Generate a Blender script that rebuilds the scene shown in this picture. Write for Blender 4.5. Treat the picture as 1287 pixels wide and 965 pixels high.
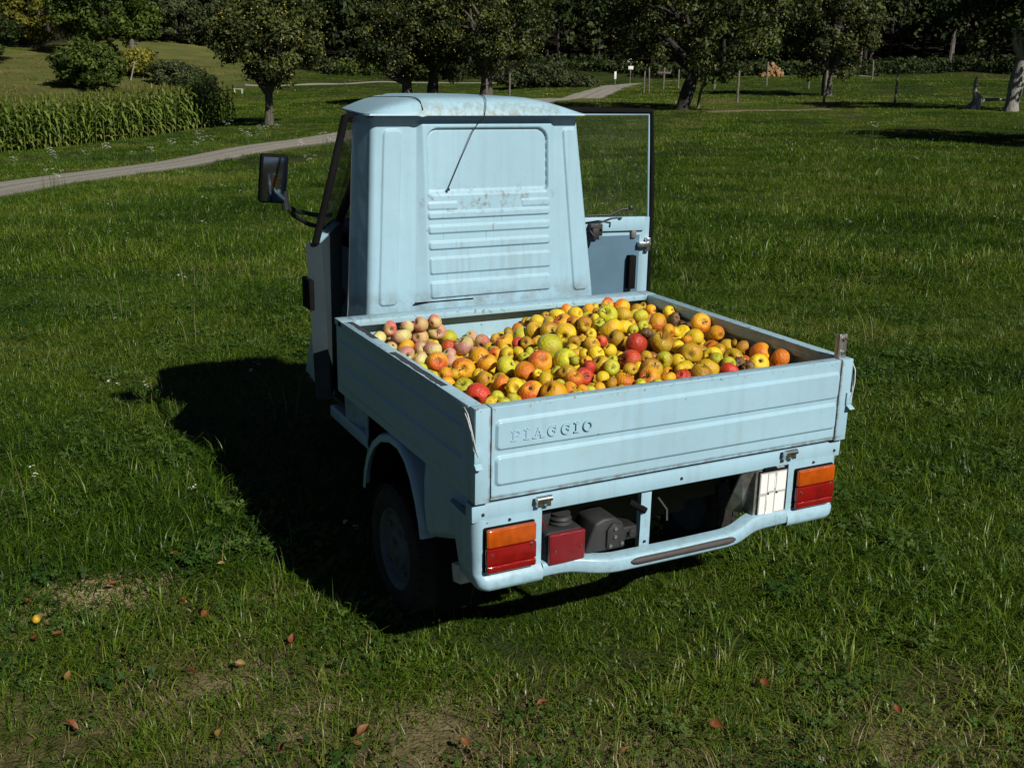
import bpy, bmesh, math, random
import numpy as np
from mathutils import Vector, Matrix

for o in list(bpy.data.objects):
    bpy.data.objects.remove(o)
SC = bpy.context.scene
COL = SC.collection
R = math.radians
PI = math.pi
rng = np.random.default_rng(7)
rnd = random.Random(11)

# ------------------------------------------------------------------ camera
CAM = np.array([-1.69244, -2.26211, 1.60507])
c_r = Vector((0.8902061265, -0.4551796974, 0.0185605883))
c_u = Vector((0.1118275061, 0.2578367157, 0.9596951792))
c_f = Vector((0.4416193624, 0.8522509438, -0.2804294342))
cd = bpy.data.cameras.new('camera')
cam = bpy.data.objects.new('camera', cd)
COL.objects.link(cam)
m = Matrix.Identity(4)
for i in range(3):
    m[i][0], m[i][1], m[i][2], m[i][3] = c_r[i], c_u[i], -c_f[i], CAM[i]
cam.matrix_world = m
cd.sensor_fit = 'HORIZONTAL'
cd.sensor_width = 36.0
cd.lens = 37.5
cd.clip_start = 0.05
cd.clip_end = 2000
SC.camera = cam

# ------------------------------------------------------------------ light
TO_SUN = Vector((0.30, -1.33, 1.0)).normalized()
ELEV = math.asin(TO_SUN.z)
AZ = math.atan2(TO_SUN.x, TO_SUN.y)            # clockwise from +Y
W = bpy.data.worlds.new('World')
SC.world = W
W.use_nodes = True
nt = W.node_tree
nt.nodes.clear()
sky = nt.nodes.new('ShaderNodeTexSky')
sky.sky_type = 'NISHITA'
sky.sun_disc = False
sky.sun_elevation = ELEV
sky.sun_rotation = AZ
sky.air_density = 0.22
sky.dust_density = 0.15
bg = nt.nodes.new('ShaderNodeBackground')
bg.inputs['Strength'].default_value = 0.05
out = nt.nodes.new('ShaderNodeOutputWorld')
nt.links.new(sky.outputs[0], bg.inputs[0])
nt.links.new(bg.outputs[0], out.inputs[0])
sd_ = bpy.data.lights.new('sun', 'SUN')
sd_.energy = 5.0
sd_.angle = R(0.53)
sd_.color = (1.0, 0.95, 0.86)
sun = bpy.data.objects.new('sun', sd_)
COL.objects.link(sun)
sun.rotation_euler = (-TO_SUN).to_track_quat('-Z', 'Y').to_euler()
sun.location = (4, -16, 14)
vs = SC.view_settings
vs.view_transform = 'Standard'
vs.look = 'None'
vs.exposure = 0.02
vs.gamma = 1.0
SC.render.engine = 'CYCLES'
SC.cycles.max_bounces = 6
SC.cycles.transparent_max_bounces = 8
SC.cycles.use_denoising = True

# ------------------------------------------------------------------ materials
def newmat(name):
    mt = bpy.data.materials.new(name)
    mt.use_nodes = True
    t = mt.node_tree
    b = t.nodes['Principled BSDF']
    return mt, t, b


def N(t, kind, **kw):
    n = t.nodes.new(kind)
    for k, v in kw.items():
        if k in n.inputs.keys():
            n.inputs[k].default_value = v
        else:
            setattr(n, k, v)
    return n


def L(t, a, b):
    t.links.new(a, b)


def ramp(t, fac, stops):
    n = t.nodes.new('ShaderNodeValToRGB')
    e = n.color_ramp.elements
    while len(e) < len(stops):
        e.new(0.5)
    for q, (pos, c) in zip(e, stops):
        q.position = pos
        q.color = (*c, 1) if len(c) == 3 else c
    L(t, fac, n.inputs[0])
    return n.outputs[0]


def mixc(t, fac, a, b, blend='MIX'):
    n = t.nodes.new('ShaderNodeMix')
    n.data_type = 'RGBA'
    n.blend_type = blend
    for s, v in ((n.inputs[0], fac), (n.inputs[6], a), (n.inputs[7], b)):
        if hasattr(v, 'links') or hasattr(v, 'is_linked'):
            L(t, v, s)
        elif isinstance(v, (int, float)):
            s.default_value = v
        else:
            s.default_value = (*v, 1)
    return n.outputs[2]


def noise(t, vec, scale, detail=4, rough=0.55):
    n = N(t, 'ShaderNodeTexNoise', Scale=scale, Detail=detail, Roughness=rough)
    if vec is not None:
        L(t, vec, n.inputs['Vector'])
    return n.outputs[0]


def math_(t, op, a, b=None, c=None, clamp=False):
    n = t.nodes.new('ShaderNodeMath')
    n.operation = op
    n.use_clamp = clamp
    for i, v in enumerate((a, b, c)):
        if v is None:
            continue
        if isinstance(v, (int, float)):
            n.inputs[i].default_value = v
        else:
            L(t, v, n.inputs[i])
    return n.outputs[0]


def objco(t):
    return t.nodes.new('ShaderNodeTexCoord').outputs['Object']


def sep(t, v):
    n = t.nodes.new('ShaderNodeSeparateXYZ')
    L(t, v, n.inputs[0])
    return n.outputs


def bump(t, b, h, dist, strength=1.0):
    n = N(t, 'ShaderNodeBump', Strength=strength, Distance=dist)
    L(t, h, n.inputs['Height'])
    L(t, n.outputs[0], b.inputs['Normal'])


def band(t, x, lo, hi, soft):
    """1 between lo and hi, soft shoulders."""
    a = N(t, 'ShaderNodeMapRange', interpolation_type='SMOOTHSTEP')
    L(t, x, a.inputs[0])
    a.inputs[1].default_value = lo - soft
    a.inputs[2].default_value = lo + soft
    c = N(t, 'ShaderNodeMapRange', interpolation_type='SMOOTHSTEP')
    L(t, x, c.inputs[0])
    c.inputs[1].default_value = hi - soft
    c.inputs[2].default_value = hi + soft
    return math_(t, 'MULTIPLY', a.outputs[0], math_(t, 'SUBTRACT', 1.0, c.outputs[0]))


def flat(name, col, rough=0.5, metal=0.0, var=0.25, scale=9.0, bumpd=0.0, coat=0.0):
    mt, t, b = newmat(name)
    co = objco(t)
    n = noise(t, co, scale, 5)
    d = tuple(max(0, c * (1 - var)) for c in col)
    l = tuple(min(1, c * (1 + var)) for c in col)
    L(t, ramp(t, n, [(0.3, d), (0.7, l)]), b.inputs['Base Color'])
    b.inputs['Roughness'].default_value = rough
    b.inputs['Metallic'].default_value = metal
    b.inputs['Coat Weight'].default_value = coat
    if bumpd:
        bump(t, b, noise(t, co, scale * 6, 4), bumpd)
    return mt


PAINT = (0.315, 0.505, 0.615)


def paint(name, kind=None):
    mt, t, b = newmat(name)
    co = objco(t)
    xyz = sep(t, co)
    n1 = noise(t, co, 2.2, 5)
    c = ramp(t, n1, [(0.3, tuple(v * 0.93 for v in PAINT)), (0.7, tuple(v * 1.04 for v in PAINT))])
    # light dust and small scratches all over
    sp = noise(t, co, 70, 6, 0.7)
    c = mixc(t, math_(t, 'MULTIPLY', ramp(t, sp, [(0.56, (0, 0, 0)), (0.74, (1, 1, 1))]), 0.30), c, (0.25, 0.29, 0.27))
    st = t.nodes.new('ShaderNodeMapping')
    st.inputs['Scale'].default_value = (40, 40, 1.6)
    L(t, co, st.inputs[0])
    streak = noise(t, st.outputs[0], 1.0, 4)
    c = mixc(t, math_(t, 'MULTIPLY', ramp(t, streak, [(0.5, (0, 0, 0)), (0.78, (1, 1, 1))]), 0.22), c, (0.22, 0.26, 0.25))
    if kind == 'back':          # rust and grime under the blanked window and along the foot
        rn = noise(t, co, 26, 6, 0.7)
        m1 = math_(t, 'MULTIPLY', band(t, xyz[2], 1.125, 1.2, 0.03), band(t, xyz[0], -0.26, 0.27, 0.03))
        m1 = math_(t, 'MULTIPLY', m1, ramp(t, rn, [(0.52, (0, 0, 0)), (0.66, (1, 1, 1))]))
        c = mixc(t, math_(t, 'MULTIPLY', m1, 0.78), c, (0.16, 0.12, 0.085))
        st2 = t.nodes.new('ShaderNodeMapping')
        st2.inputs['Scale'].default_value = (60, 60, 4)
        L(t, co, st2.inputs[0])
        r2 = noise(t, st2.outputs[0], 1.0, 3)
        m2 = math_(t, 'MULTIPLY', band(t, xyz[2], 1.0, 1.15, 0.05), ramp(t, r2, [(0.63, (0, 0, 0)), (0.72, (1, 1, 1))]))
        m2 = math_(t, 'MULTIPLY', m2, band(t, xyz[0], -0.2, 0.1, 0.05))
        c = mixc(t, math_(t, 'MULTIPLY', m2, 0.6), c, (0.2, 0.11, 0.06))
        m3 = math_(t, 'MULTIPLY', math_(t, 'SUBTRACT', 1.0, band(t, xyz[2], 0.845, 3, 0.03)), ramp(t, noise(t, co, 14, 6, 0.7), [(0.4, (0, 0, 0)), (0.65, (1, 1, 1))]))
        c = mixc(t, math_(t, 'MULTIPLY', m3, 0.5), c, (0.15, 0.13, 0.10))
        m4 = math_(t, 'MULTIPLY', band(t, xyz[2], 0.86, 1.0, 0.05), band(t, xyz[0], -0.22, 0.24, 0.04))
        m4 = math_(t, 'MULTIPLY', m4, ramp(t, streak, [(0.4, (0, 0, 0)), (0.62, (1, 1, 1))]))
        c = mixc(t, math_(t, 'MULTIPLY', m4, 0.28), c, (0.2, 0.21, 0.19))
    if kind == 'roof':          # lichen along the rear edge
        rn = noise(t, co, 42, 6, 0.75)
        mm = math_(t, 'MULTIPLY', band(t, xyz[1], 1.0, 1.205, 0.02), band(t, xyz[0], -0.28, 0.27, 0.02))
        mm = math_(t, 'MULTIPLY', mm, ramp(t, rn, [(0.42, (0, 0, 0)), (0.6, (1, 1, 1))]))
        c = mixc(t, math_(t, 'MULTIPLY', mm, 0.75), c, (0.19, 0.20, 0.14))
    if kind == 'gate':          # chips along the upper edge, rust at the seams
        rn = noise(t, co, 55, 5, 0.7)
        mm = math_(t, 'MULTIPLY', band(t, xyz[2], 0.792, 0.9, 0.004), ramp(t, rn, [(0.58, (0, 0, 0)), (0.64, (1, 1, 1))]))
        c = mixc(t, math_(t, 'MULTIPLY', mm, 0.75), c, (0.12, 0.10, 0.08))
        big = noise(t, co, 5.5, 3)
        c = mixc(t, math_(t, 'MULTIPLY', ramp(t, big, [(0.5, (0, 0, 0)), (0.7, (1, 1, 1))]), 0.18), c, (0.30, 0.38, 0.34))
    # mud thrown up on the lowest panels, bare chips all over, rust bleeding from the post seams
    md = math_(t, 'MULTIPLY', math_(t, 'SUBTRACT', 1.0, band(t, xyz[2], 0.43, 9, 0.10)), ramp(t, noise(t, co, 38, 6, 0.75), [(0.46, (0, 0, 0)), (0.66, (1, 1, 1))]))
    c = mixc(t, math_(t, 'MULTIPLY', md, 0.28), c, (0.13, 0.11, 0.075))
    ch = N(t, 'ShaderNodeTexVoronoi', Scale=17.0)
    L(t, co, ch.inputs['Vector'])
    chip = math_(t, 'MULTIPLY', ramp(t, ch.outputs['Distance'], [(0.035, (1, 1, 1)), (0.06, (0, 0, 0))]), ramp(t, noise(t, co, 6, 3), [(0.5, (0, 0, 0)), (0.58, (1, 1, 1))]))
    c = mixc(t, math_(t, 'MULTIPLY', chip, 0.8), c, (0.10, 0.065, 0.045))
    if kind == 'gate':
        ax = math_(t, 'ABSOLUTE', xyz[0])
        sm = math_(t, 'MULTIPLY', band(t, ax, 0.572, 0.584, 0.003), ramp(t, noise(t, co, 24, 5, .7), [(0.42, (0, 0, 0)), (0.6, (1, 1, 1))]))
        c = mixc(t, math_(t, 'MULTIPLY', sm, 0.75), c, (0.20, 0.11, 0.055))
        bt = math_(t, 'MULTIPLY', math_(t, 'SUBTRACT', 1.0, band(t, xyz[2], 0.568, 9, 0.006)), ramp(t, noise(t, co, 30, 5, .7), [(0.42, (0, 0, 0)), (0.62, (1, 1, 1))]))
        c = mixc(t, math_(t, 'MULTIPLY', bt, 0.65), c, (0.17, 0.12, 0.08))
    L(t, c, b.inputs['Base Color'])
    L(t, ramp(t, n1, [(0.3, (0.36,) * 3), (0.7, (0.5,) * 3)]), b.inputs['Roughness'])
    b.inputs['Specular IOR Level'].default_value = 0.35
    b.inputs['Coat Weight'].default_value = 0.12
    b.inputs['Coat Roughness'].default_value = 0.18
    h = math_(t, 'ADD', math_(t, 'ADD', noise(t, co, 7, 2), math_(t, 'MULTIPLY', noise(t, co, 2.6, 2), 1.6)), math_(t, 'MULTIPLY', noise(t, co, 180, 2), 0.05))
    bump(t, b, h, 0.004, 0.8)
    return mt


M = {}
M['paint'] = paint('pale_blue_paint')
M['paint_back'] = paint('pale_blue_paint_rusty', 'back')
M['paint_roof'] = paint('pale_blue_paint_lichen', 'roof')
M['paint_gate'] = paint('pale_blue_paint_chipped', 'gate')
M['rubber'] = flat('black_rubber', (0.006, 0.006, 0.0065), 0.85, var=0.3, bumpd=0.0006)
M['rubber'].node_tree.nodes['Principled BSDF'].inputs['Specular IOR Level'].default_value = 0.12
M['tyre'] = flat('tyre_rubber', (0.018, 0.017, 0.016), 0.85, var=0.4, scale=20, bumpd=0.001)
M['dark_plastic'] = flat('dark_grey_plastic', (0.026, 0.027, 0.028), 0.6, var=0.3, scale=16, bumpd=0.0006)
M['black_metal'] = flat('black_painted_metal', (0.02, 0.02, 0.021), 0.5, var=0.4)
M['chrome'] = flat('worn_chrome', (0.62, 0.61, 0.58), 0.28, 1.0, var=0.25, scale=40)
M['steel'] = flat('dull_steel', (0.32, 0.31, 0.29), 0.5, 0.8, var=0.4, scale=30)
M['bumper_rubber'] = flat('brown_grey_rubber', (0.052, 0.046, 0.044), 0.7, var=0.25, scale=25)
M['seat'] = flat('dark_vinyl', (0.03, 0.03, 0.032), 0.6, var=0.3)
M['floor_metal'] = flat('scratched_bed_metal', (0.17, 0.21, 0.21), 0.6, var=0.4, scale=14)
M['rail_dark'] = flat('dark_rail_patch', (0.035, 0.035, 0.04), 0.7, var=0.3, scale=30)
M['hubcap'] = flat('blue_grey_rim', (0.075, 0.095, 0.10), 0.5, var=0.3, scale=14)
M['door_shade'] = flat('shaded_blue', (0.085, 0.165, 0.235), 0.5, var=0.15, scale=6)  # darker blue: shade on the right door's inner face, put into the colour
M['door_shade_dark'] = flat('shaded_teal', (0.019, 0.034, 0.042), 0.7, var=0.25, scale=6)  # near-black teal: the left door's shaded inner side, painted dark
M['galvanised'] = flat('galvanised_wire', (0.50, 0.52, 0.52), 0.45, var=0.15, scale=40)
M['plate_white'] = flat('plate_white', (0.80, 0.81, 0.80), 0.45, var=0.03)
M['plate_grey'] = flat('plate_grey', (0.42, 0.43, 0.42), 0.5, var=0.08)


def lens(name, col, dark):
    mt, t, b = newmat(name)
    co = objco(t)
    w = N(t, 'ShaderNodeTexWave', Scale=95.0, Distortion=0.4)
    w.bands_direction = 'X'
    L(t, co, w.inputs['Vector'])
    n = noise(t, co, 30, 3)
    f = math_(t, 'ADD', math_(t, 'MULTIPLY', w.outputs[1], 0.5), math_(t, 'MULTIPLY', n, 0.65))
    L(t, ramp(t, f, [(0.3, dark), (0.75, col)]), b.inputs['Base Color'])
    b.inputs['Roughness'].default_value = 0.16
    b.inputs['Coat Weight'].default_value = 0.6
    b.inputs['Coat Roughness'].default_value = 0.05
    b.inputs['Subsurface Weight'].default_value = 0.25
    b.inputs['Subsurface Radius'].default_value = (0.02, 0.006, 0.002)
    bump(t, b, w.outputs[1], 0.0012, 0.7)
    return mt


M['amber'] = lens('amber_lens', (0.62, 0.115, 0.004), (0.20, 0.022, 0.002))
M['red'] = lens('red_lens', (0.34, 0.006, 0.006), (0.09, 0.002, 0.002))
M['red_dull'] = lens('faded_red_lens', (0.26, 0.016, 0.022), (0.13, 0.006, 0.01))


def glass_mat():
    mt, t, b = newmat('clear_glass')
    tr = N(t, 'ShaderNodeBsdfTransparent')
    tr.inputs[0].default_value = (0.93, 0.96, 0.95, 1)
    gl = N(t, 'ShaderNodeBsdfGlossy', Roughness=0.03)
    gl.inputs[0].default_value = (0.9, 0.95, 1, 1)
    df = N(t, 'ShaderNodeBsdfDiffuse')
    df.inputs[0].default_value = (0.35, 0.37, 0.35, 1)
    fr = N(t, 'ShaderNodeFresnel', IOR=1.5)
    mx = N(t, 'ShaderNodeMixShader')
    L(t, math_(t, 'MULTIPLY', fr.outputs[0], 0.75), mx.inputs[0])
    L(t, tr.outputs[0], mx.inputs[1])
    L(t, gl.outputs[0], mx.inputs[2])
    mx2 = N(t, 'ShaderNodeMixShader')
    dn = ramp(t, noise(t, objco(t), 9, 6, 0.7), [(0.45, (0.004,) * 3), (0.8, (0.055,) * 3)])
    L(t, dn, mx2.inputs[0])
    L(t, mx.outputs[0], mx2.inputs[1])
    L(t, df.outputs[0], mx2.inputs[2])
    L(t, mx2.outputs[0], t.nodes['Material Output'].inputs[0])
    return mt


M['glass'] = glass_mat()
mt, t, b = newmat('mirror_glass')
b.inputs['Base Color'].default_value = (0.16, 0.20, 0.24, 1)
b.inputs['Metallic'].default_value = 1.0
L(t, ramp(t, noise(t, objco(t), 14, 4), [(0.3, (0.05,) * 3), (0.8, (0.2,) * 3)]), b.inputs['Roughness'])
M['mirror'] = mt


# ------------------------------------------------------------------ mesh helpers
class MB:
    def __init__(self):
        self.v, self.f, self.mi = [], [], []

    def add(self, vs, fs, mi=0):
        k = len(self.v)
        self.v.extend([tuple(x) for x in vs])
        self.f.extend([tuple(i + k for i in f) for f in fs])
        self.mi.extend([mi] * len(fs))

    def box(self, x0, x1, y0, y1, z0, z1, mi=0):
        self.add([(x, y, z) for z in (z0, z1) for y in (y0, y1) for x in (x0, x1)],
                 [(0, 2, 3, 1), (4, 5, 7, 6), (0, 1, 5, 4), (2, 6, 7, 3), (0, 4, 6, 2), (1, 3, 7, 5)], mi)

    def obox(self, c, ax, ay, az, mi=0):
        """box at centre c with half-axis vectors"""
        c, ax, ay, az = map(Vector, (c, ax, ay, az))
        self.add([c + i * ax + j * ay + k * az for k in (-1, 1) for j in (-1, 1) for i in (-1, 1)],
                 [(0, 2, 3, 1), (4, 5, 7, 6), (0, 1, 5, 4), (2, 6, 7, 3), (0, 4, 6, 2), (1, 3, 7, 5)], mi)

    def tube(self, pts, r, n=10, mi=0, cap=True):
        pts = [Vector(p) for p in pts]
        rs = [float(q) for q in r] if isinstance(r, (list, tuple)) else [float(r)] * len(pts)
        up = None
        vs = []
        for i, p in enumerate(pts):
            d = (pts[min(i + 1, len(pts) - 1)] - pts[max(i - 1, 0)])
            d.normalize()
            if up is None:
                up = Vector((0, 0, 1)) if abs(d.z) < 0.9 else Vector((0, 1, 0))
            a = d.cross(up)
            if a.length < 1e-4:
                a = d.orthogonal()
            a.normalize()
            bb = a.cross(d).normalized()
            up = bb
            for k in range(n):
                t_ = 2 * PI * k / n
                vs.append(p + rs[i] * (math.cos(t_) * a + math.sin(t_) * bb))
        fs = []
        for i in range(len(pts) - 1):
            for k in range(n):
                k2 = (k + 1) % n
                fs.append((i * n + k, i * n + k2, (i + 1) * n + k2, (i + 1) * n + k))
        if cap:
            fs.append(tuple(range(n)))
            fs.append(tuple(range((len(pts) - 1) * n, len(pts) * n))[::-1])
        self.add(vs, fs, mi)

    def lathe(self, prof, c, axis='x', n=32, mi=0):
        """prof: (radius, offset along axis)"""
        vs, fs = [], []
        for (r, a) in prof:
            for k in range(n):
                t_ = 2 * PI * k / n
                u, w = r * math.cos(t_), r * math.sin(t_)
                q = {'x': (a, u, w), 'y': (u, a, w), 'z': (u, w, a)}[axis]
                vs.append((c[0] + q[0], c[1] + q[1], c[2] + q[2]))
        for i in range(len(prof) - 1):
            for k in range(n):
                k2 = (k + 1) % n
                fs.append((i * n + k, i * n + k2, (i + 1) * n + k2, (i + 1) * n + k))
        self.add(vs, fs, mi)

    def prism(self, poly, ext, mi=0):
        """poly: list of 3D points, ext: extrusion vector"""
        n = len(poly)
        e = Vector(ext)
        self.add([Vector(p) for p in poly] + [Vector(p) + e for p in poly],
                 [tuple(range(n))[::-1], tuple(range(n, 2 * n))] +
                 [(i, (i + 1) % n, n + (i + 1) % n, n + i) for i in range(n)], mi)

    def grid(self, P, mi=0, thick=None):
        """P array (rows, cols, 3); thick: vector to close it into a slab"""
        P = np.asarray(P, float)
        r, c = P.shape[:2]
        vs = [tuple(x) for x in P.reshape(-1, 3)]
        fs = [(i * c + j, i * c + j + 1, (i + 1) * c + j + 1, (i + 1) * c + j) for i in range(r - 1) for j in range(c - 1)]
        self.add(vs, fs, mi)
        if thick is not None:
            ring = [(0, j) for j in range(c)] + [(i, c - 1) for i in range(1, r)] + [(r - 1, j) for j in range(c - 2, -1, -1)] + [(i, 0) for i in range(r - 2, 0, -1)]
            a = [tuple(P[i, j]) for i, j in ring]
            bq = [tuple(np.array(q) + np.array(thick)) for q in a]
            n = len(a)
            self.add(a + bq, [(i, n + i, n + (i + 1) % n, (i + 1) % n) for i in range(n)] + [tuple(range(n, 2 * n))], mi)

    def build(self, name, mats, parent=None, bevel=0.0, seg=2, angle=35, flip=False):
        me = bpy.data.meshes.new(name)
        me.from_pydata(self.v, [], self.f)
        mats = mats if isinstance(mats, (list, tuple)) else [mats]
        for mm in mats:
            me.materials.append(mm)
        me.polygons.foreach_set('material_index', self.mi)
        bm = bmesh.new()
        bm.from_mesh(me)
        bmesh.ops.recalc_face_normals(bm, faces=bm.faces)
        if bevel > 0:
            bmesh.ops.remove_doubles(bm, verts=bm.verts, dist=1e-5)
            es = [e for e in bm.edges if len(e.link_faces) == 2 and e.calc_face_angle(0) > R(angle)]
            bmesh.ops.bevel(bm, geom=es, offset=bevel, segments=seg, profile=0.5, affect='EDGES', clamp_overlap=True)
        bm.to_mesh(me)
        bm.free()
        me.polygons.foreach_set('use_smooth', [True] * len(me.polygons))
        me.set_sharp_from_angle(angle=R(angle if not bevel else 30))
        me.update()
        o = bpy.data.objects.new(name, me)
        COL.objects.link(o)
        if parent is not None:
            o.parent = parent
        return o


def tag(o, label=None, cat=None, group=None, kind=None):
    if label:
        o['label'] = label
    if cat:
        o['category'] = cat
    if group:
        o['group'] = group
    if kind:
        o['kind'] = kind
    return o


def empty(name, loc, label, cat, group=None):
    o = bpy.data.objects.new(name, None)
    o.empty_display_size = 0.2
    COL.objects.link(o)
    o.location = loc
    return tag(o, label, cat, group)


def smooth(x, a, b):
    t_ = np.clip((x - a) / (b - a), 0, 1)
    return t_ * t_ * (3 - 2 * t_)


def rrect(X, Y, x0, x1, y0, y1, r):
    """signed distance (negative inside) to a rounded rectangle"""
    cx, cy = (x0 + x1) / 2, (y0 + y1) / 2
    qx = np.abs(X - cx) - (x1 - x0) / 2 + r
    qy = np.abs(Y - cy) - (y1 - y0) / 2 + r
    return np.hypot(np.maximum(qx, 0), np.maximum(qy, 0)) + np.minimum(np.maximum(qx, qy), 0) - r


def press(sd, h, w):
    """raised (h>0) plateau inside the outline with a shoulder w wide"""
    return h * smooth(-sd, -w / 2, w / 2)


def mesh_np(name, V, F, mats, smooth_=False):
    me = bpy.data.meshes.new(name)
    V = np.asarray(V, np.float32)
    F = np.asarray(F, np.int32)
    me.vertices.add(len(V))
    me.vertices.foreach_set('co', V.ravel())
    k = F.shape[1]
    me.loops.add(F.size)
    me.loops.foreach_set('vertex_index', F.ravel())
    me.polygons.add(len(F))
    me.polygons.foreach_set('loop_start', np.arange(0, F.size, k, dtype=np.int32))
    me.polygons.foreach_set('loop_total', np.full(len(F), k, np.int32))
    me.polygons.foreach_set('use_smooth', np.full(len(F), smooth_))
    for mm in (mats if isinstance(mats, (list, tuple)) else [mats]):
        me.materials.append(mm)
    me.update(calc_edges=True)
    me.validate()
    return me


def obj_np(name, V, F, mats, parent=None, smooth_=False):
    o = bpy.data.objects.new(name, mesh_np(name, V, F, mats, smooth_))
    COL.objects.link(o)
    if parent is not None:
        o.parent = parent
    return o

# ------------------------------------------------------------------ the lie of the land
# plan coordinates: s to the side, d away from the spot the photographer stood on
YAW = 0.478085576
FW = np.array([math.sin(YAW), math.cos(YAW)])
RT = np.array([math.cos(YAW), -math.sin(YAW)])


def wxy(s, d):
    return CAM[0] + s * RT[0] + d * FW[0], CAM[1] + s * RT[1] + d * FW[1]


TA = [  # s, d, height
    (0, 0, 0), (-4, 0, 0), (4, 0, 0), (-3, 5, 0), (0, 5, 0), (3, 5, 0), (-5, 9, -0.08), (0, 10, 0), (5, 10, 0.03), (0, -12, 0), (-10, -12, 0), (12, -12, 0),
    (-10, 4, -0.25), (10, 5, 0.05), (20, 5, 0.1), (-20, 5, -0.7),
    (-9.1, 19, -.58), (-8.5, 21, -.53), (-7.75, 23.5, -.48), (-6.8, 26.5, -.40), (-5.35, 32, -.3), (2, 57, .28), (3.8, 62, .35), (9.85, 92, .8), (5.45, 85, .6),
    (-11.7, 90, .55), (-19.6, 85, .12), (-17.1, 36, -1.2), (-13.1, 42, -.78), (-9.06, 40, -.44), (-5.3, 52, .30), (-4.2, 53, .36), (-1.5, 50, .36),
    (5.7, 38, .44), (16.1, 58, .7), (17.1, 38, .6), (17, 85, 1.6), (23.7, 95, 1.65), (40.7, 95, 1.96), (7.9, 24, .32), (28, 60, 1.0),
    (-31.9, 75, .2), (-40, 95, 2.6), (-26.3, 85, .8), (-33.7, 115, 3.6), (-33, 88, 1.9), (-28.8, 74, 0), (-24, 45, -1.6), (-30, 55, -1.5), (-45, 75, .5),
    (-24, 28, -1.6), (-40, 30, -1.8), (-60, 60, -.5), (-70, 95, 4), (-60, 130, 12), (-30, 135, 7), (0, 120, 4.5), (30, 120, 5), (60, 110, 5), (60, 60, 2), (60, 20, 1), (60, -12, .5), (-60, -12, -1.5),
    (-80, 180, 32), (0, 170, 22), (80, 170, 22), (-90, 260, 62), (0, 260, 58), (90, 260, 56), (120, 90, 8), (-120, 90, 10), (120, 0, 2), (-120, 0, -2),
    (-140, 330, 85), (0, 330, 85), (140, 330, 80)]
TA = np.array(TA, float)


def tps(r2):
    return np.where(r2 > 1e-9, r2 * np.log(r2 + 1e-12), 0) * 0.5


_q = TA[:, :2] / 40.0
_n = len(TA)
_K = tps(((_q[:, None] - _q[None]) ** 2).sum(-1)) + np.eye(_n) * 0.004
_P = np.c_[np.ones(_n), _q]
_w = np.linalg.solve(np.block([[_K, _P], [_P.T, np.zeros((3, 3))]]), np.r_[TA[:, 2], 0, 0, 0])


def vnoise(x, y, seed=0):
    """cheap smooth noise in [-1, 1]"""
    r_ = np.random.default_rng(seed)
    z = 0
    for k in range(6):
        a, f_, p_ = r_.uniform(0, 2 * PI), r_.uniform(0.6, 1.7), r_.uniform(0, 2 * PI)
        z = z + np.sin(f_ * (x * math.cos(a) + y * math.sin(a)) + p_)
    return z / 3.2


def land(s, d):
    s, d = np.atleast_1d(np.asarray(s, float)), np.atleast_1d(np.asarray(d, float))
    out = np.empty(len(s))
    for i in range(0, len(s), 20000):
        p = np.c_[s[i:i + 20000], d[i:i + 20000]] / 40.0
        out[i:i + 20000] = tps(((p[:, None] - _q[None]) ** 2).sum(-1)) @ _w[:_n] + _w[_n] + p @ _w[_n + 1:]
    # level under the vehicle, gently uneven elsewhere
    k = smooth(np.hypot(s - 0.2, d - 4.0), 2.0, 6.0)
    out = out * k - 0.045 * (1 - smooth(np.hypot(s - .2, d - 4), 7, 20)) + (0.012 + 0.02 * k) * vnoise(s * 1.3, d * 1.3, 3) + 0.06 * k * vnoise(s * 0.35, d * 0.35, 4)
    return out


def g3(s, d, dz=0.0):
    x, y = wxy(s, d)
    return (float(x), float(y), float(land(s, d)[0]) + dz)

# ------------------------------------------------------------------ ground
BARE = [(-1.27, 3.12, .20, 1.7), (-1.36, 3.01, .14, 1.5), (-.28, 2.55, .15, .6), (-.10, 2.45, .10, .5), (-1.55, 2.40, .16, .6), (-1.15, 2.32, .10, .5), (-.95, 2.5, .09, .5), (.75, 2.5, .10, .4), (.45, 2.33, .11, .45), (-.65, 2.38, .10, .5), (1.0, 2.38, .11, .4),
        (-1.5, 2.75, .12, .5), (-5.2, 9.3, .25, .6), (-.5, 2.72, .14, .4), (.1, 2.7, .12, .35), (-.85, 2.62, .12, .4)]


def bare(s, d):
    v = np.zeros(np.shape(s))
    for (a, b_, r_, k) in BARE:
        q = np.hypot(s - a, (d - b_) * 1.4) / r_
        q = q + 0.35 * vnoise(s * 14, d * 14, 9)
        v = np.maximum(v, np.minimum(1, k * (1 - smooth(q, 0.55, 1.25))))
    return v


def dry(s, d):
    """how dry and thin the sward is, 0..1"""
    v = (1 - smooth(d + 0.45 * vnoise(s * 3.5, d * 3.5, 5) + 0.10 * np.maximum(s, 0), 2.35, 3.3)) * 0.95
    return np.clip(v + 0.25 * np.clip(vnoise(s * 1.7, d * 1.7, 12), 0, 1) * smooth(d, 2, 12), 0, 1)


def wood_edge(s):
    """distance at which the wood begins"""
    s = np.asarray(s, float)
    return 99 + 3 * np.sin(s * .21) + 21 * smooth(-s, 22, 28) * (1 - smooth(-s, 39, 44)) + 4 * (smooth(s, -8, -5) - smooth(s, 9, 12))


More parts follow.
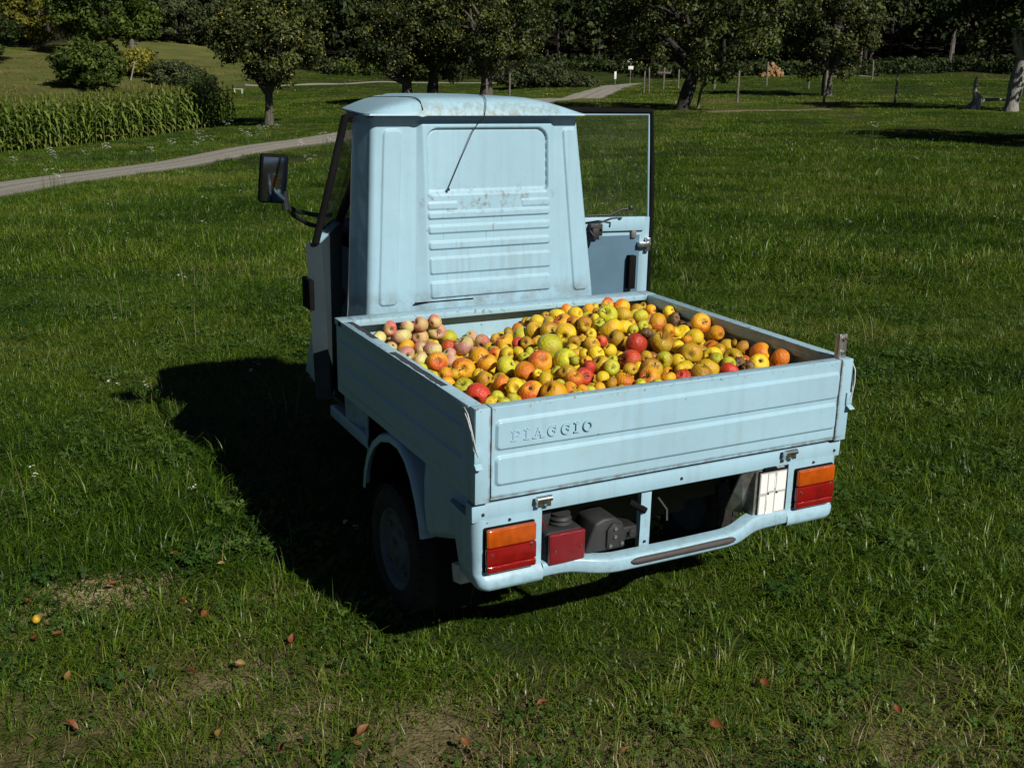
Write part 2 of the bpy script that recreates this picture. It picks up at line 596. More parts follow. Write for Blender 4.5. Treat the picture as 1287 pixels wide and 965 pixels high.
ds = np.concatenate([np.arange(-14, 1, 1.0), np.arange(1, 14, .2), 14 * 1.045 ** np.arange(0, 75)])
ds = ds[ds < 335]
half = np.concatenate([np.arange(0, 9, .2), 9 * 1.06 ** np.arange(0, 46)])
half = half[half < 130]
ss = np.concatenate([-half[:0:-1], half])
S_, D_ = np.meshgrid(ss, ds)
Z_ = land(S_.ravel(), D_.ravel())
X_, Y_ = wxy(S_.ravel(), D_.ravel())
nr, nc = S_.shape
idx = np.arange(nr * nc).reshape(nr, nc)
Fg = np.stack([idx[:-1, :-1], idx[:-1, 1:], idx[1:, 1:], idx[1:, :-1]], -1).reshape(-1, 4)

mt, t, b = newmat('meadow_soil')
co = objco(t)
a1 = t.nodes.new('ShaderNodeAttribute')
a1.attribute_name = 'bare'
a2 = t.nodes.new('ShaderNodeAttribute')
a2.attribute_name = 'dry'
a3 = t.nodes.new('ShaderNodeAttribute')
a3.attribute_name = 'scrub'
n1 = noise(t, co, 0.45, 6, 0.6)
n2 = noise(t, co, 26, 6, 0.7)
n3 = noise(t, co, 4.0, 5, 0.6)
green = ramp(t, n1, [(0.3, (0.018, 0.034, 0.006)), (0.7, (0.034, 0.056, 0.010))])
green = mixc(t, ramp(t, n3, [(0.4, (0, 0, 0)), (0.8, (1, 1, 1))]), green, (0.024, 0.030, 0.009))
thatch = ramp(t, n2, [(0.3, (0.040, 0.034, 0.015)), (0.5, (0.095, 0.078, 0.036)), (0.75, (0.20, 0.155, 0.08))])
c = mixc(t, math_(t, 'MULTIPLY', a2.outputs['Fac'], math_(t, 'ADD', math_(t, 'MULTIPLY', n3, 1.1), 0.25, clamp=True), clamp=True), green, thatch)
soil = ramp(t, n2, [(0.25, (0.20, 0.155, 0.085)), (0.55, (0.38, 0.30, 0.17)), (0.85, (0.48, 0.40, 0.25))])
c = mixc(t, a1.outputs['Fac'], c, soil)
tan = ramp(t, noise(t, co, 0.35, 6, 0.6), [(0.3, (0.075, 0.095, 0.024)), (0.7, (0.155, 0.155, 0.05))])
c = mixc(t, a3.outputs['Fac'], c, tan)
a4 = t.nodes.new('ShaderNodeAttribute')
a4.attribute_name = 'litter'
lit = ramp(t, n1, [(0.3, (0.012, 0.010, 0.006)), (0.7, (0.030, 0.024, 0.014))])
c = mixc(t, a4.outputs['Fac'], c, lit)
L(t, c, b.inputs['Base Color'])
b.inputs['Roughness'].default_value = 0.95
b.inputs['Specular IOR Level'].default_value = 0.1
bump(t, b, math_(t, 'ADD', math_(t, 'MULTIPLY', n2, 0.6), noise(t, co, 90, 3)), 0.012, 0.9)
ground = obj_np('ground', np.c_[X_, Y_, Z_], Fg, mt, None, True)
tag(ground, kind='structure')


def vattr(o, name, vals):
    at_ = o.data.attributes.new(name, 'FLOAT', 'POINT')
    at_.data.foreach_set('value', np.asarray(vals, np.float32))


vattr(ground, 'bare', bare(S_.ravel(), D_.ravel()))
vattr(ground, 'dry', dry(S_.ravel(), D_.ravel()))
vattr(ground, 'scrub', smooth(D_.ravel() - S_.ravel() * 0.2, 62, 84) * (1 - smooth(S_.ravel(), -24, -17)) * 0.9)

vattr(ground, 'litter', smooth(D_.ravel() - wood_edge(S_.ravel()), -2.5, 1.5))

# finer patch of ground under the foreground, where single crumbs of soil show
ROAD = np.array([(-9.2, 11.0), (-9.1, 15.3), (-9.3, 19.4), (-8.69, 21.5), (-7.75, 23.9), (-6.62, 26.1), (-5.07, 30.3), (-3.28, 34.8), (-0.89, 41.5), (1.5, 51), (3.4, 60), (5.0, 69), (6.6, 78), (8.6, 86), (11.5, 90), (18, 93), (30, 96)], float)
TRACK = np.array([(-21, 85.0), (-18, 86.5), (-11.7, 90.4), (-5, 92), (2, 91), (7.5, 86.5)], float)


def resample(path, step):
    P = [path[0]]
    pts = []
    n_ = len(path)
    for i in range(n_ - 1):
        p0, p1, p2, p3 = path[max(i - 1, 0)], path[i], path[i + 1], path[min(i + 2, n_ - 1)]
        k = max(2, int(np.hypot(*(p2 - p1)) / step))
        for j in range(k):
            u = j / k
            pts.append(0.5 * ((2 * p1) + (-p0 + p2) * u + (2 * p0 - 5 * p1 + 4 * p2 - p3) * u * u + (-p0 + 3 * p1 - 3 * p2 + p3) * u ** 3))
    pts.append(path[-1])
    return np.array(pts)


def ribbon(name, path, width, mat, lift, rag=0.12, cols=9):
    P = resample(path, 0.4)
    T = np.gradient(P, axis=0)
    T /= np.linalg.norm(T, axis=1)[:, None]
    Nn = np.c_[T[:, 1], -T[:, 0]]
    k = np.arange(len(P))
    V, U = [], []
    us = np.linspace(-1, 1, cols)
    wl = width / 2 + rag * vnoise(k * .5, k * 0, 21)
    wr = width / 2 + rag * vnoise(k * .5, k * 0 + 9, 22)
    for u in us:
        w_ = np.where(u < 0, wl, wr) * u
        q = P + Nn * w_[:, None]
        z = land(q[:, 0], q[:, 1]) + lift - 0.05 * (abs(u) > .99)
        x, y = wxy(q[:, 0], q[:, 1])
        V.append(np.c_[x, y, z])
        U.append(np.full(len(P), u))
    V = np.stack(V, 1).reshape(-1, 3)
    ii = np.arange(len(V)).reshape(len(P), cols)
    F = np.stack([ii[:-1, :-1], ii[:-1, 1:], ii[1:, 1:], ii[1:, :-1]], -1).reshape(-1, 4)
    o = obj_np(name, V, F, mat, None, True)
    vattr(o, 'across', np.stack(U, 1).reshape(-1))
    return o


mt, t, b = newmat('gravel_track')
co = objco(t)
ac = t.nodes.new('ShaderNodeAttribute')
ac.attribute_name = 'across'
ab = math_(t, 'ABSOLUTE', ac.outputs['Fac'])
n2 = noise(t, co, 16, 6, 0.7)
n3 = noise(t, co, 1.6, 5, 0.6)
stone = ramp(t, n2, [(0.3, (0.20, 0.185, 0.16)), (0.6, (0.36, 0.34, 0.30)), (0.8, (0.47, 0.45, 0.41))])
ruts = math_(t, 'MULTIPLY', band(t, math_(t, 'ADD', ab, math_(t, 'MULTIPLY', n3, 0.25)), 0.42, 0.82, 0.12), 0.6)
c = mixc(t, ruts, stone, (0.22, 0.205, 0.18))
mid = math_(t, 'MULTIPLY', math_(t, 'SUBTRACT', 1.0, band(t, math_(t, 'ADD', ab, math_(t, 'MULTIPLY', n3, 0.2)), 0.22, 5, 0.08)), 0.45)
c = mixc(t, mid, c, (0.09, 0.085, 0.05))
edge = band(t, math_(t, 'ADD', ab, math_(t, 'MULTIPLY', n2, 0.35)), 1.0, 9, 0.12)
c = mixc(t, edge, c, (0.055, 0.06, 0.025))
L(t, c, b.inputs['Base Color'])
b.inputs['Roughness'].default_value = 0.95
bump(t, b, n2, 0.03, 0.8)
M['gravel'] = mt
tag(ribbon('road', ROAD, 2.8, mt, 0.05), kind='structure')
tag(ribbon('road', TRACK, .8, mt, 0.06, 0.2), kind='structure')
dirt = flat('dirt', (0.13, 0.105, 0.06), 0.95, var=0.4, scale=3)
tag(ribbon('path', np.array([(6.2, 36.6), (7.6, 37.4), (9.3, 38.2), (11.0, 39.6)]), 0.7, dirt, 0.03, 0.15, 5), kind='structure')

# ------------------------------------------------------------------ grass and herbs
def instancer_mat(name, stops, rough=0.5, spec=0.25, trans=0.25, hue=0.0):
    """leaf material whose colour runs with the per-instance tint"""
    mt, t, b = newmat(name)
    at_ = t.nodes.new('ShaderNodeAttribute')
    at_.attribute_type = 'INSTANCER'
    at_.attribute_name = 'tint'
    va = t.nodes.new('ShaderNodeAttribute')
    va.attribute_name = 'blade'
    f = math_(t, 'ADD', at_.outputs['Fac'], math_(t, 'MULTIPLY', math_(t, 'SUBTRACT', va.outputs['Fac'], 0.5), 0.55), clamp=True)
    c = ramp(t, f, stops)
    L(t, c, b.inputs['Base Color'])
    b.inputs['Roughness'].default_value = rough
    b.inputs['Specular IOR Level'].default_value = spec
    tl = N(t, 'ShaderNodeBsdfTranslucent')
    L(t, c, tl.inputs[0])
    mx = N(t, 'ShaderNodeMixShader')
    mx.inputs[0].default_value = trans
    L(t, b.outputs[0], mx.inputs[1])
    L(t, tl.outputs[0], mx.inputs[2])
    L(t, mx.outputs[0], t.nodes['Material Output'].inputs[0])
    return mt


GST = [(0.0, (0.016, 0.042, 0.004)), (0.32, (0.048, 0.104, 0.007)), (0.58, (0.100, 0.172, 0.012)), (0.78, (0.162, 0.200, 0.028)), (0.92, (0.17, 0.150, 0.055)), (1.0, (0.27, 0.22, 0.11))]
M['grass'] = instancer_mat('grass_blades', GST, 0.38, 0.30, 0.25)
M['straw'] = instancer_mat('dry_straw', [(0.0, (0.12, 0.09, 0.04)), (0.5, (0.24, 0.19, 0.10)), (1.0, (0.40, 0.34, 0.21))], 0.5, 0.3, 0.15)
M['herb'] = instancer_mat('herb_leaves', [(0.0, (0.022, 0.056, 0.010)), (0.5, (0.048, 0.100, 0.016)), (1.0, (0.09, 0.14, 0.03))], 0.45, 0.3, 0.2)


def blades(n, rad, hlo, hhi, wid, lean, seed, segs=3, curl=1.0, base=.35):
    """tuft of n bent blades"""
    r_ = np.random.default_rng(seed)
    V, F, B = [], [], []
    for i in range(n):
        a, q = r_.uniform(0, 2 * PI), rad * math.sqrt(r_.uniform(0, 1))
        bx, by = q * math.cos(a), q * math.sin(a)
        h = r_.uniform(hlo, hhi)
        dr = a + r_.normal(0, 0.9)
        ln = abs(r_.normal(lean, lean * 0.45))
        w_ = wid * r_.uniform(0.6, 1.3)
        tw = dr + PI / 2 + r_.normal(0, 0.5)
        col = r_.uniform(0, 1)
        k = len(V)
        for sgm in range(segs + 1):
            u = sgm / segs
            th = ln * (base * (u if base < .5 else 1) + curl * 0.65 * u * u)
            x = bx + h * u * math.sin(th) * math.cos(dr)
            y = by + h * u * math.sin(th) * math.sin(dr)
            z = h * u * math.cos(th) - 0.01
            ww = w_ * (1 - u ** 1.6) * 0.5
            if sgm < segs:
                V.append((x - ww * math.cos(tw), y - ww * math.sin(tw), z))
                V.append((x + ww * math.cos(tw), y + ww * math.sin(tw), z))
                B += [col, col]
            else:
                V.append((x, y, z))
                B.append(col)
        for sgm in range(segs - 1):
            F.append((k + 2 * sgm, k + 2 * sgm + 1, k + 2 * sgm + 3, k + 2 * sgm + 2))
        F.append((k + 2 * segs - 2, k + 2 * segs - 1, k + 2 * segs))
    return V, F, B


def proto(name, V, F, B, mat):
    me = bpy.data.meshes.new(name)
    me.from_pydata(V, [], F)
    me.materials.append(mat)
    at_ = me.attributes.new('blade', 'FLOAT', 'POINT')
    at_.data.foreach_set('value', np.asarray(B, np.float32))
    me.polygons.foreach_set('use_smooth', [True] * len(me.polygons))
    return bpy.data.objects.new(name, me)      # never linked: only instanced


def leafrosette(n, rad, wid, seed, lift=0.5):
    r_ = np.random.default_rng(seed)
    V, F, B = [], [], []
    for i in range(n):
        a = r_.uniform(0, 2 * PI)
        l_ = rad * r_.uniform(0.5, 1.0)
        w_ = wid * r_.uniform(0.7, 1.2)
        e = r_.uniform(0.1, lift)
        col = r_.uniform(0, 1)
        k = len(V)
        ca, sa = math.cos(a), math.sin(a)
        for u, ww in ((0.0, .12), (0.35, .6), (0.7, 1.0), (1.0, .15)):
            rr, zz = l_ * u * math.cos(e), l_ * (u * math.sin(e) * 1.2 - 0.35 * u * u * math.sin(e)) + 0.004
            V += [(rr * ca - ww * w_ * sa, rr * sa + ww * w_ * ca, zz + 0.1 * w_), (rr * ca, rr * sa, zz), (rr * ca + ww * w_ * sa, rr * sa - ww * w_ * ca, zz + 0.1 * w_)]
            B += [col] * 3
        for q in range(3):
            F += [(k + 3 * q, k + 3 * q + 1, k + 3 * q + 4, k + 3 * q + 3), (k + 3 * q + 1, k + 3 * q + 2, k + 3 * q + 5, k + 3 * q + 4)]
    return V, F, B


def clover(n, rad, seed):
    """mat of small three-part leaves on short stalks"""
    r_ = np.random.default_rng(seed)
    V, F, B = [], [], []
    for i in range(n):
        a, q = r_.uniform(0, 2 * PI), rad * math.sqrt(r_.uniform(0, 1))
        c = np.array([q * math.cos(a), q * math.sin(a), r_.uniform(.012, .05)])
        tilt = r_.normal(0, .35, 2)
        a0, col, sz = r_.uniform(0, 2 * PI), r_.uniform(0, 1), r_.uniform(.006, .011)
        for k3 in range(3):
            t_ = a0 + k3 * 2 * PI / 3
            k = len(V)
            for (u, w_) in ((0, 0), (.75, -.6), (1.25, 0), (.75, .6)):
                x, y = u * math.cos(t_) - w_ * math.sin(t_), u * math.sin(t_) + w_ * math.cos(t_)
                V.append(tuple(c + sz * np.array([x, y, tilt[0] * x + tilt[1] * y])))
                B.append(col)
            F.append((k, k + 1, k + 2, k + 3))
    return V, F, B


def flower_head(nh, rad, h, hs, seed):
    """stalks with flat white heads"""
    r_ = np.random.default_rng(seed)
    V, F, B = [], [], []
    for i in range(nh):
        a, q = r_.uniform(0, 2 * PI), rad * math.sqrt(r_.uniform(0, 1))
        x, y, z = q * math.cos(a), q * math.sin(a), h * r_.uniform(0.65, 1.05)
        for j in range(6):
            px, py, pz = x + r_.normal(0, hs * .6), y + r_.normal(0, hs * .6), z + r_.normal(0, hs * .3)
            k = len(V)
            s_ = hs * r_.uniform(0.25, 0.5)
            for m_ in range(5):
                th = 2 * PI * m_ / 5 + r_.uniform(0, .3)
                V.append((px + s_ * math.cos(th), py + s_ * math.sin(th), pz + r_.normal(0, s_ * .25)))
                B.append(r_.uniform(0.6, 1))
            F.append(tuple(range(k, k + 5)))
    return V, F, B


def stalks(nh, rad, h, w_, seed):
    return blades(nh, rad, h * .65, h * 1.05, w_, 0.12, seed, 2, 0.4)


def cloud(name, pts, protos, kind='stuff', label=None, cat=None):
    """pts: rows (x, y, z, rot, scale, tint, which); one object that instances the tufts"""
    pts = np.asarray(pts, float)
    me = bpy.data.meshes.new(name)
    me.vertices.add(len(pts))
    me.vertices.foreach_set('co', pts[:, :3].astype(np.float32).ravel())
    for nm, col in (('rz', 3), ('scl', 4), ('tint', 5)):
        at_ = me.attributes.new(nm, 'FLOAT', 'POINT')
        at_.data.foreach_set('value', pts[:, col].astype(np.float32))
    at_ = me.attributes.new('which', 'INT', 'POINT')
    at_.data.foreach_set('value', pts[:, 6].astype(np.int32))
    o = bpy.data.objects.new(name, me)
    COL.objects.link(o)
    ng = bpy.data.node_groups.new(name, 'GeometryNodeTree')
    ng.interface.new_socket('Geometry', in_out='INPUT', socket_type='NodeSocketGeometry')
    ng.interface.new_socket('Geometry', in_out='OUTPUT', socket_type='NodeSocketGeometry')
    gi = ng.nodes.new('NodeGroupInput')
    go = ng.nodes.new('NodeGroupOutput')
    jn = ng.nodes.new('GeometryNodeJoinGeometry')

    def named(nm, dt):
        n_ = ng.nodes.new('GeometryNodeInputNamedAttribute')
        n_.data_type = dt
        n_.inputs[0].default_value = nm
        return n_.outputs[0]
    rz, scl, wh = named('rz', 'FLOAT'), named('scl', 'FLOAT'), named('which', 'INT')
    cx = ng.nodes.new('ShaderNodeCombineXYZ')
    ng.links.new(rz, cx.inputs[2])
    cs = ng.nodes.new('ShaderNodeCombineXYZ')
    for i in range(3):
        ng.links.new(scl, cs.inputs[i])
    for k, po in enumerate(protos):
        oi = ng.nodes.new('GeometryNodeObjectInfo')
        oi.inputs['Object'].default_value = po
        oi.inputs['As Instance'].default_value = True
        cp = ng.nodes.new('FunctionNodeCompare')
        cp.data_type = 'INT'
        cp.operation = 'EQUAL'
        ng.links.new(wh, cp.inputs[2])
        cp.inputs[3].default_value = k
        ip = ng.nodes.new('GeometryNodeInstanceOnPoints')
        ng.links.new(gi.outputs[0], ip.inputs['Points'])
        ng.links.new(cp.outputs[0], ip.inputs['Selection'])
        ng.links.new(oi.outputs['Geometry'], ip.inputs['Instance'])
        ng.links.new(cx.outputs[0], ip.inputs['Rotation'])
        ng.links.new(cs.outputs[0], ip.inputs['Scale'])
        ng.links.new(ip.outputs[0], jn.inputs[0])
    ng.links.new(jn.outputs[0], go.inputs[0])
    md = o.modifiers.new('scatter', 'NODES')
    md.node_group = ng
    return tag(o, label, cat, None, kind)


def road_dist(s, d):
    best = np.full(len(s), 99.0)
    for path, w_ in ((ROAD, 1.3), (TRACK, 0.3)):
        P = resample(path, 1.0)
        for i in range(0, len(s), 8000):
            q = np.min(np.hypot(s[i:i + 8000, None] - P[None, :, 0], d[i:i + 8000, None] - P[None, :, 1]), 1) - w_
            best[i:i + 8000] = np.minimum(best[i:i + 8000], q)
    return best


def scatter(n, d0, d1, half_w=0.62, extra=1.2, power=1.0):
    """n spots, evenly dense over the wedge of meadow between two distances"""
    u = rng.uniform(0, 1, n)
    if d1 / max(d0, .1) > 1.6:
        d = np.sqrt(d0 ** 2 + u * (d1 ** 2 - d0 ** 2))
    else:
        d = d0 + u * (d1 - d0)
    s = rng.uniform(-1, 1, n) * (d * half_w + extra)
    return s, d


CORN_A, CORN_B = np.array([-18.6, 27.0]), np.array([-10.7, 41.6])


def in_corn(s, d):
    e = CORN_B - CORN_A
    e = e / np.linalg.norm(e)
    n_ = np.array([-e[1], e[0]])
    a = (s - CORN_A[0]) * e[0] + (d - CORN_A[1]) * e[1]
    q = (s - CORN_A[0]) * n_[0] + (d - CORN_A[1]) * n_[1]
    return (q > 0) & (q < 12) & (a > -8) & (a < np.linalg.norm(CORN_B - CORN_A))


gp = []


def put(s, d, sc0, sc1, which, tint, keep=None, off=0.0):
    ok = (road_dist(s, d) > off) & ~in_corn(s, d) & (d < wood_edge(s) - .5)
    if keep is not None:
        ok &= keep
    s, d, tint = s[ok], d[ok], tint[ok]
    x, y = wxy(s, d)
    # nothing grows through the tyres
    k = ~(((np.abs(np.abs(x) - .555) < .09) & (np.abs(y - .635) < .12)) | ((np.abs(x) < .07) & (np.abs(y - 2.13) < .12)))
    s, d, tint, x, y = s[k], d[k], tint[k], x[k], y[k]
    z = land(s, d)
    n_ = len(s)
    w_ = rng.choice(which, n_)
    low = ((np.abs(x) < .56) & (y > 0.02) & (y < 2.3))
    sc = rng.uniform(sc0, sc1, n_) * np.where(low, 0.6, 1) * (1 + .28 * vnoise(s * 1.3, d * 1.3, 51) + .15 * vnoise(s * .3, d * .3, 52))
    gp.append(np.c_[x, y, z, rng.uniform(0, 2 * PI, n_), sc, tint, w_])


PR = [proto('tuft', *blades(80, .12, .035, .10, .0031, 1.75, 1), M['grass']),       # 0 short turf
      proto('tuft', *blades(80, .12, .03, .085, .0034, 2.0, 2), M['grass']),        # 1 short turf
      proto('tuft', *blades(60, .07, .06, .14, .0038, 1.5, 3, 4), M['grass']),     # 2 long tussock
      proto('tuft', *blades(50, .09, .06, .14, .0044, 1.8, 4, 4), M['grass']),      # 3 long tussock, laid over
      proto('straw', *blades(13, .12, .025, .085, .0017, 1.45, 5, 2, .15, 1.0), M['straw']),     # 4 dead stems
      proto('rosette', *leafrosette(7, .06, .011, 6, .6), M['herb']),              # 5 dandelion
      proto('clover', *clover(46, .10, 7), M['herb']),              # 6 clover mat
      proto('turf', *blades(170, .34, .03, .085, .0085, 1.7, 8, 2), M['grass']),       # 7 mid distance
      proto('turf', *blades(150, .60, .04, .10, .019, 1.6, 9, 2), M['grass']),       # 8 far
      proto('stems', *blades(3, .05, .16, .30, .0020, .6, 10, 4), M['straw']),     # 9 seed stems
      proto('tuft', *blades(34, .10, .08, .20, .0036, 2.3, 11, 5, 1.1), M['grass'])]     # 10 long blades laid over


def lush(s, d):
    """long uncut grass left of the vehicle"""
    return smooth(vnoise(s * .9, d * .9, 31) + 0.9 * np.exp(-((s + 1.7) / 1.1) ** 2 - ((d - 4.2) / 1.0) ** 2) - .35, -0.2, 0.7)


def scrub(s, d):
    return smooth(d - s * 0.2, 62, 84) * (1 - smooth(s, -24, -17))


def tintf(s, d, base):
    n_ = len(s)
    return np.clip(base + .09 * smooth(d, 6, 16) + 0.16 * vnoise(s * .8, d * .8, 41) + 0.16 * vnoise(s * 3.1, d * 3.1, 42) + 0.10 * vnoise(s * .16, d * .16, 43) + 0.34 * dry(s, d) + .30 * scrub(s, d) + rng.normal(0, .09, n_), 0, 1)


s, d = scatter(16000, .6, 8.5, .66, 1.9)
br = bare(s, d)
put(s, d, .7, 1.25, [0, 1], tintf(s, d, .38), rng.uniform(0, 1, len(s)) > br * .98 + .30 * dry(s, d))
s, d = scatter(6400, .6, 8.5, .66, 1.9)
put(s, d, .5, 1.0, [2, 3, 10], tintf(s, d, .33), rng.uniform(0, 1, len(s)) < (.16 + .84 * lush(s, d)) * (1 - .9 * dry(s, d)) * (1 - bare(s, d)))
s, d = scatter(4000, .6, 5.0, .66, 1.9)
put(s, d, .6, 1.2, [4], rng.uniform(0, 1, len(s)), rng.uniform(0, 1, len(s)) < (.08 + .85 * dry(s, d)) * (1 - .5 * bare(s, d)))
s, d = scatter(700, 3.0, 14.0, .62, .8)
put(s, d, .7, 1.3, [4, 9], rng.uniform(0, 1, len(s)), rng.uniform(0, 1, len(s)) < .45)
s, d = scatter(3200, .6, 9, .66, 1.9)
put(s, d, .5, 1.1, [5] + [6] * 40, rng.uniform(0, 1, len(s)), rng.uniform(0, 1, len(s)) < .8 * (1 - bare(s, d)))
s, d = scatter(9000, 8.2, 20, .62)
put(s, d, .9, 1.7, [0, 1, 3, 10], tintf(s, d, .40))
s, d = scatter(4200, 8.2, 21, .62)
put(s, d, .6, 1.1, [7], tintf(s, d, .40), None, .25)
s, d = scatter(9500, 19, 48, .60)
put(s, d, .75, 1.3, [7], tintf(s, d, .42), None, .25)
s, d = scatter(8500, 45, 98, .58)
put(s, d, .8, 1.5, [8], tintf(s, d, .44), None, .4)
# rank verge along the road
P = resample(ROAD, .12)
for side, wv in ((-1, 1.36), (1, 1.36)):
    k = rng.integers(0, len(P), 900)
    s = P[k, 0] + side * (wv + np.abs(rng.normal(0, .25, 900)))
    d = P[k, 1] + rng.normal(0, .2, 900)
    put(s, d, .7, 1.3, [3, 3, 7], tintf(s, d, .46), None, -.02)
cloud('grass', np.concatenate(gp), PR)

# small white flowers in the meadow and ranker white umbels along the road
M['petal'] = instancer_mat('white_petals', [(0, (0.55, 0.56, 0.48)), (1, (0.80, 0.80, 0.74))], .6, .1, .2)
fp = [proto('daisies', *flower_head(2, .05, .08, .011, 60), M['petal']), proto('umbels', *flower_head(9, .22, .50, .040, 61), M['petal']),
      proto('umbel_stalks', *stalks(26, .24, .50, .010, 62), M['herb']), proto('yellow', *flower_head(2, .06, .12, .012, 63), instancer_mat('yellow_petals', [(0, (0.6, 0.42, 0.02)), (1, (0.75, 0.55, 0.04))], .6, .1, .2))]
rows = []


def flow(s, d, k, sc, tint=.6):
    x, y = wxy(s, d)
    rows.append((x, y, land(s, d)[0] + .01, rnd.uniform(0, 6.28), sc, tint, k))


for i in range(230):
    s, d = scatter(1, 3.2, 26, .55, .5)
    if road_dist(s, d)[0] > .3 and not in_corn(s, d)[0]:
        flow(s[0], d[0], 0 if rnd.random() < .85 else 3, rnd.uniform(.8, 1.5))
for (s0, d0, n_, sp) in ((-9.9, 22.5, 7, 0.7), (-8.2, 17.2, 3, .35), (-7.6, 17.4, 2, .3), (-10.5, 24.4, 7, 1.3), (-11.5, 26.5, 6, 1.2), (-9.4, 27.5, 5, .7), (-8.3, 29.5, 5, .5), (-8.8, 31, 4, .7), (-7.6, 33, 6, 1.2), (-6.6, 34.5, 6, 1.0), (-8.7, 36, 5, 1.2), (-5.3, 33.5, 3, .5), (-4.0, 24.0, 3, .4), (7.64, 25, 2, .25), (-4.6, 20.5, 2, .5), (-12.6, 23.5, 8, 1.2), (-11.2, 21.2, 6, .8)):
    for i in range((n_ + 1) // 2):
        s, d = s0 + rnd.gauss(0, sp), d0 + rnd.gauss(0, sp)
        if road_dist(np.array([s]), np.array([d]))[0] > .1:
            q = rnd.uniform(.5, .9)
            flow(s, d, 1, q)
            flow(s, d, 2, q, rnd.uniform(.3, .9))
cloud('wildflowers', rows, fp)

# ------------------------------------------------------------------ trees, bushes, maize
def leafmat(name, lo, hi, spec=0.2, rough=0.5, trans=0.25):
    mt, t, b = newmat(name)
    va = t.nodes.new('ShaderNodeAttribute')
    va.attribute_name = 'leaf'
    oi = t.nodes.new('ShaderNodeObjectInfo')
    f = math_(t, 'ADD', va.outputs['Fac'], math_(t, 'MULTIPLY', math_(t, 'SUBTRACT', oi.outputs['Random'], .5), .25), clamp=True)
    c = ramp(t, f, [(0.0, lo), (0.75, hi), (1.0, tuple(min(1, v * 1.5) for v in hi))])
    L(t, c, b.inputs['Base Color'])
    b.inputs['Roughness'].default_value = rough
    b.inputs['Specular IOR Level'].default_value = spec
    tl = N(t, 'ShaderNodeBsdfTranslucent')
    L(t, c, tl.inputs[0])
    mx = N(t, 'ShaderNodeMixShader')
    mx.inputs[0].default_value = trans
    L(t, b.outputs[0], mx.inputs[1])
    L(t, tl.outputs[0], mx.inputs[2])
    L(t, mx.outputs[0], t.nodes['Material Output'].inputs[0])
    return mt


M['apple_leaf'] = leafmat('apple_tree_leaves', (0.018, 0.030, 0.006), (0.072, 0.090, 0.020), .3)
M['dark_leaf'] = leafmat('dark_leaves', (0.012, 0.024, 0.006), (0.042, 0.060, 0.016))
M['mid_leaf'] = leafmat('mid_green_leaves', (0.028, 0.050, 0.009), (0.088, 0.125, 0.020))
M['yellow_leaf'] = leafmat('yellow_green_leaves', (0.075, 0.085, 0.012), (0.21, 0.20, 0.03))
M['olive_leaf'] = leafmat('grey_green_leaves', (0.026, 0.038, 0.014), (0.070, 0.088, 0.034))
M['conifer'] = leafmat('conifer_needles', (0.010, 0.020, 0.007), (0.034, 0.048, 0.017), .1, .7, .1)
M['brown_wood'] = leafmat('bare_wood', (0.022, 0.020, 0.013), (0.065, 0.058, 0.042), .1, .8, .05)


def bark(name, a, b_):
    mt, t, b = newmat(name)
    co = objco(t)
    mp = t.nodes.new('ShaderNodeMapping')
    mp.inputs['Scale'].default_value = (9, 9, 2.2)
    L(t, co, mp.inputs[0])
    n = noise(t, mp.outputs[0], 2.0, 6, .65)
    L(t, ramp(t, n, [(0.3, a), (0.7, b_)]), b.inputs['Base Color'])
    b.inputs['Roughness'].default_value = .9
    bump(t, b, n, .05, .9)
    return mt


M['bark'] = bark('apple_bark', (0.035, 0.030, 0.024), (0.13, 0.115, 0.095))
M['bark_pale'] = bark('pale_bark', (0.12, 0.12, 0.105), (0.38, 0.37, 0.33))
M['bark_grey'] = bark('grey_bark', (0.05, 0.045, 0.04), (0.17, 0.155, 0.135))
M['bark_dark'] = bark('dark_bark', (0.012, 0.011, 0.009), (0.045, 0.038, 0.032))
M['yellow_fruit'] = flat('yellow_fruit', (0.52, 0.36, 0.06), .4, var=.4, scale=3)


def crown_clumps(rx, rz, zc, n, seed, shape='round', gap=0.25):
    """clump centres on a lumpy outline"""
    r_ = np.random.default_rng(seed)
    C = []
    lobes = r_.normal(0, 1, (9, 3))
    lobes /= np.linalg.norm(lobes, axis=1)[:, None]
    amp = r_.uniform(-.22, .30, 9)
    while len(C) < n:
        v = r_.normal(0, 1, 3)
        v /= np.linalg.norm(v)
        k = 1 + sum(a_ * max(0, v @ l_) ** 3 for a_, l_ in zip(amp, lobes))
        q = r_.uniform(.35, 1) ** .55
        if v[2] < -.55 and r_.random() < .6:
            continue
        C.append((v[0] * rx * k * q, v[1] * rx * k * q, zc + v[2] * rz * k * q, q))
    return np.array(C)


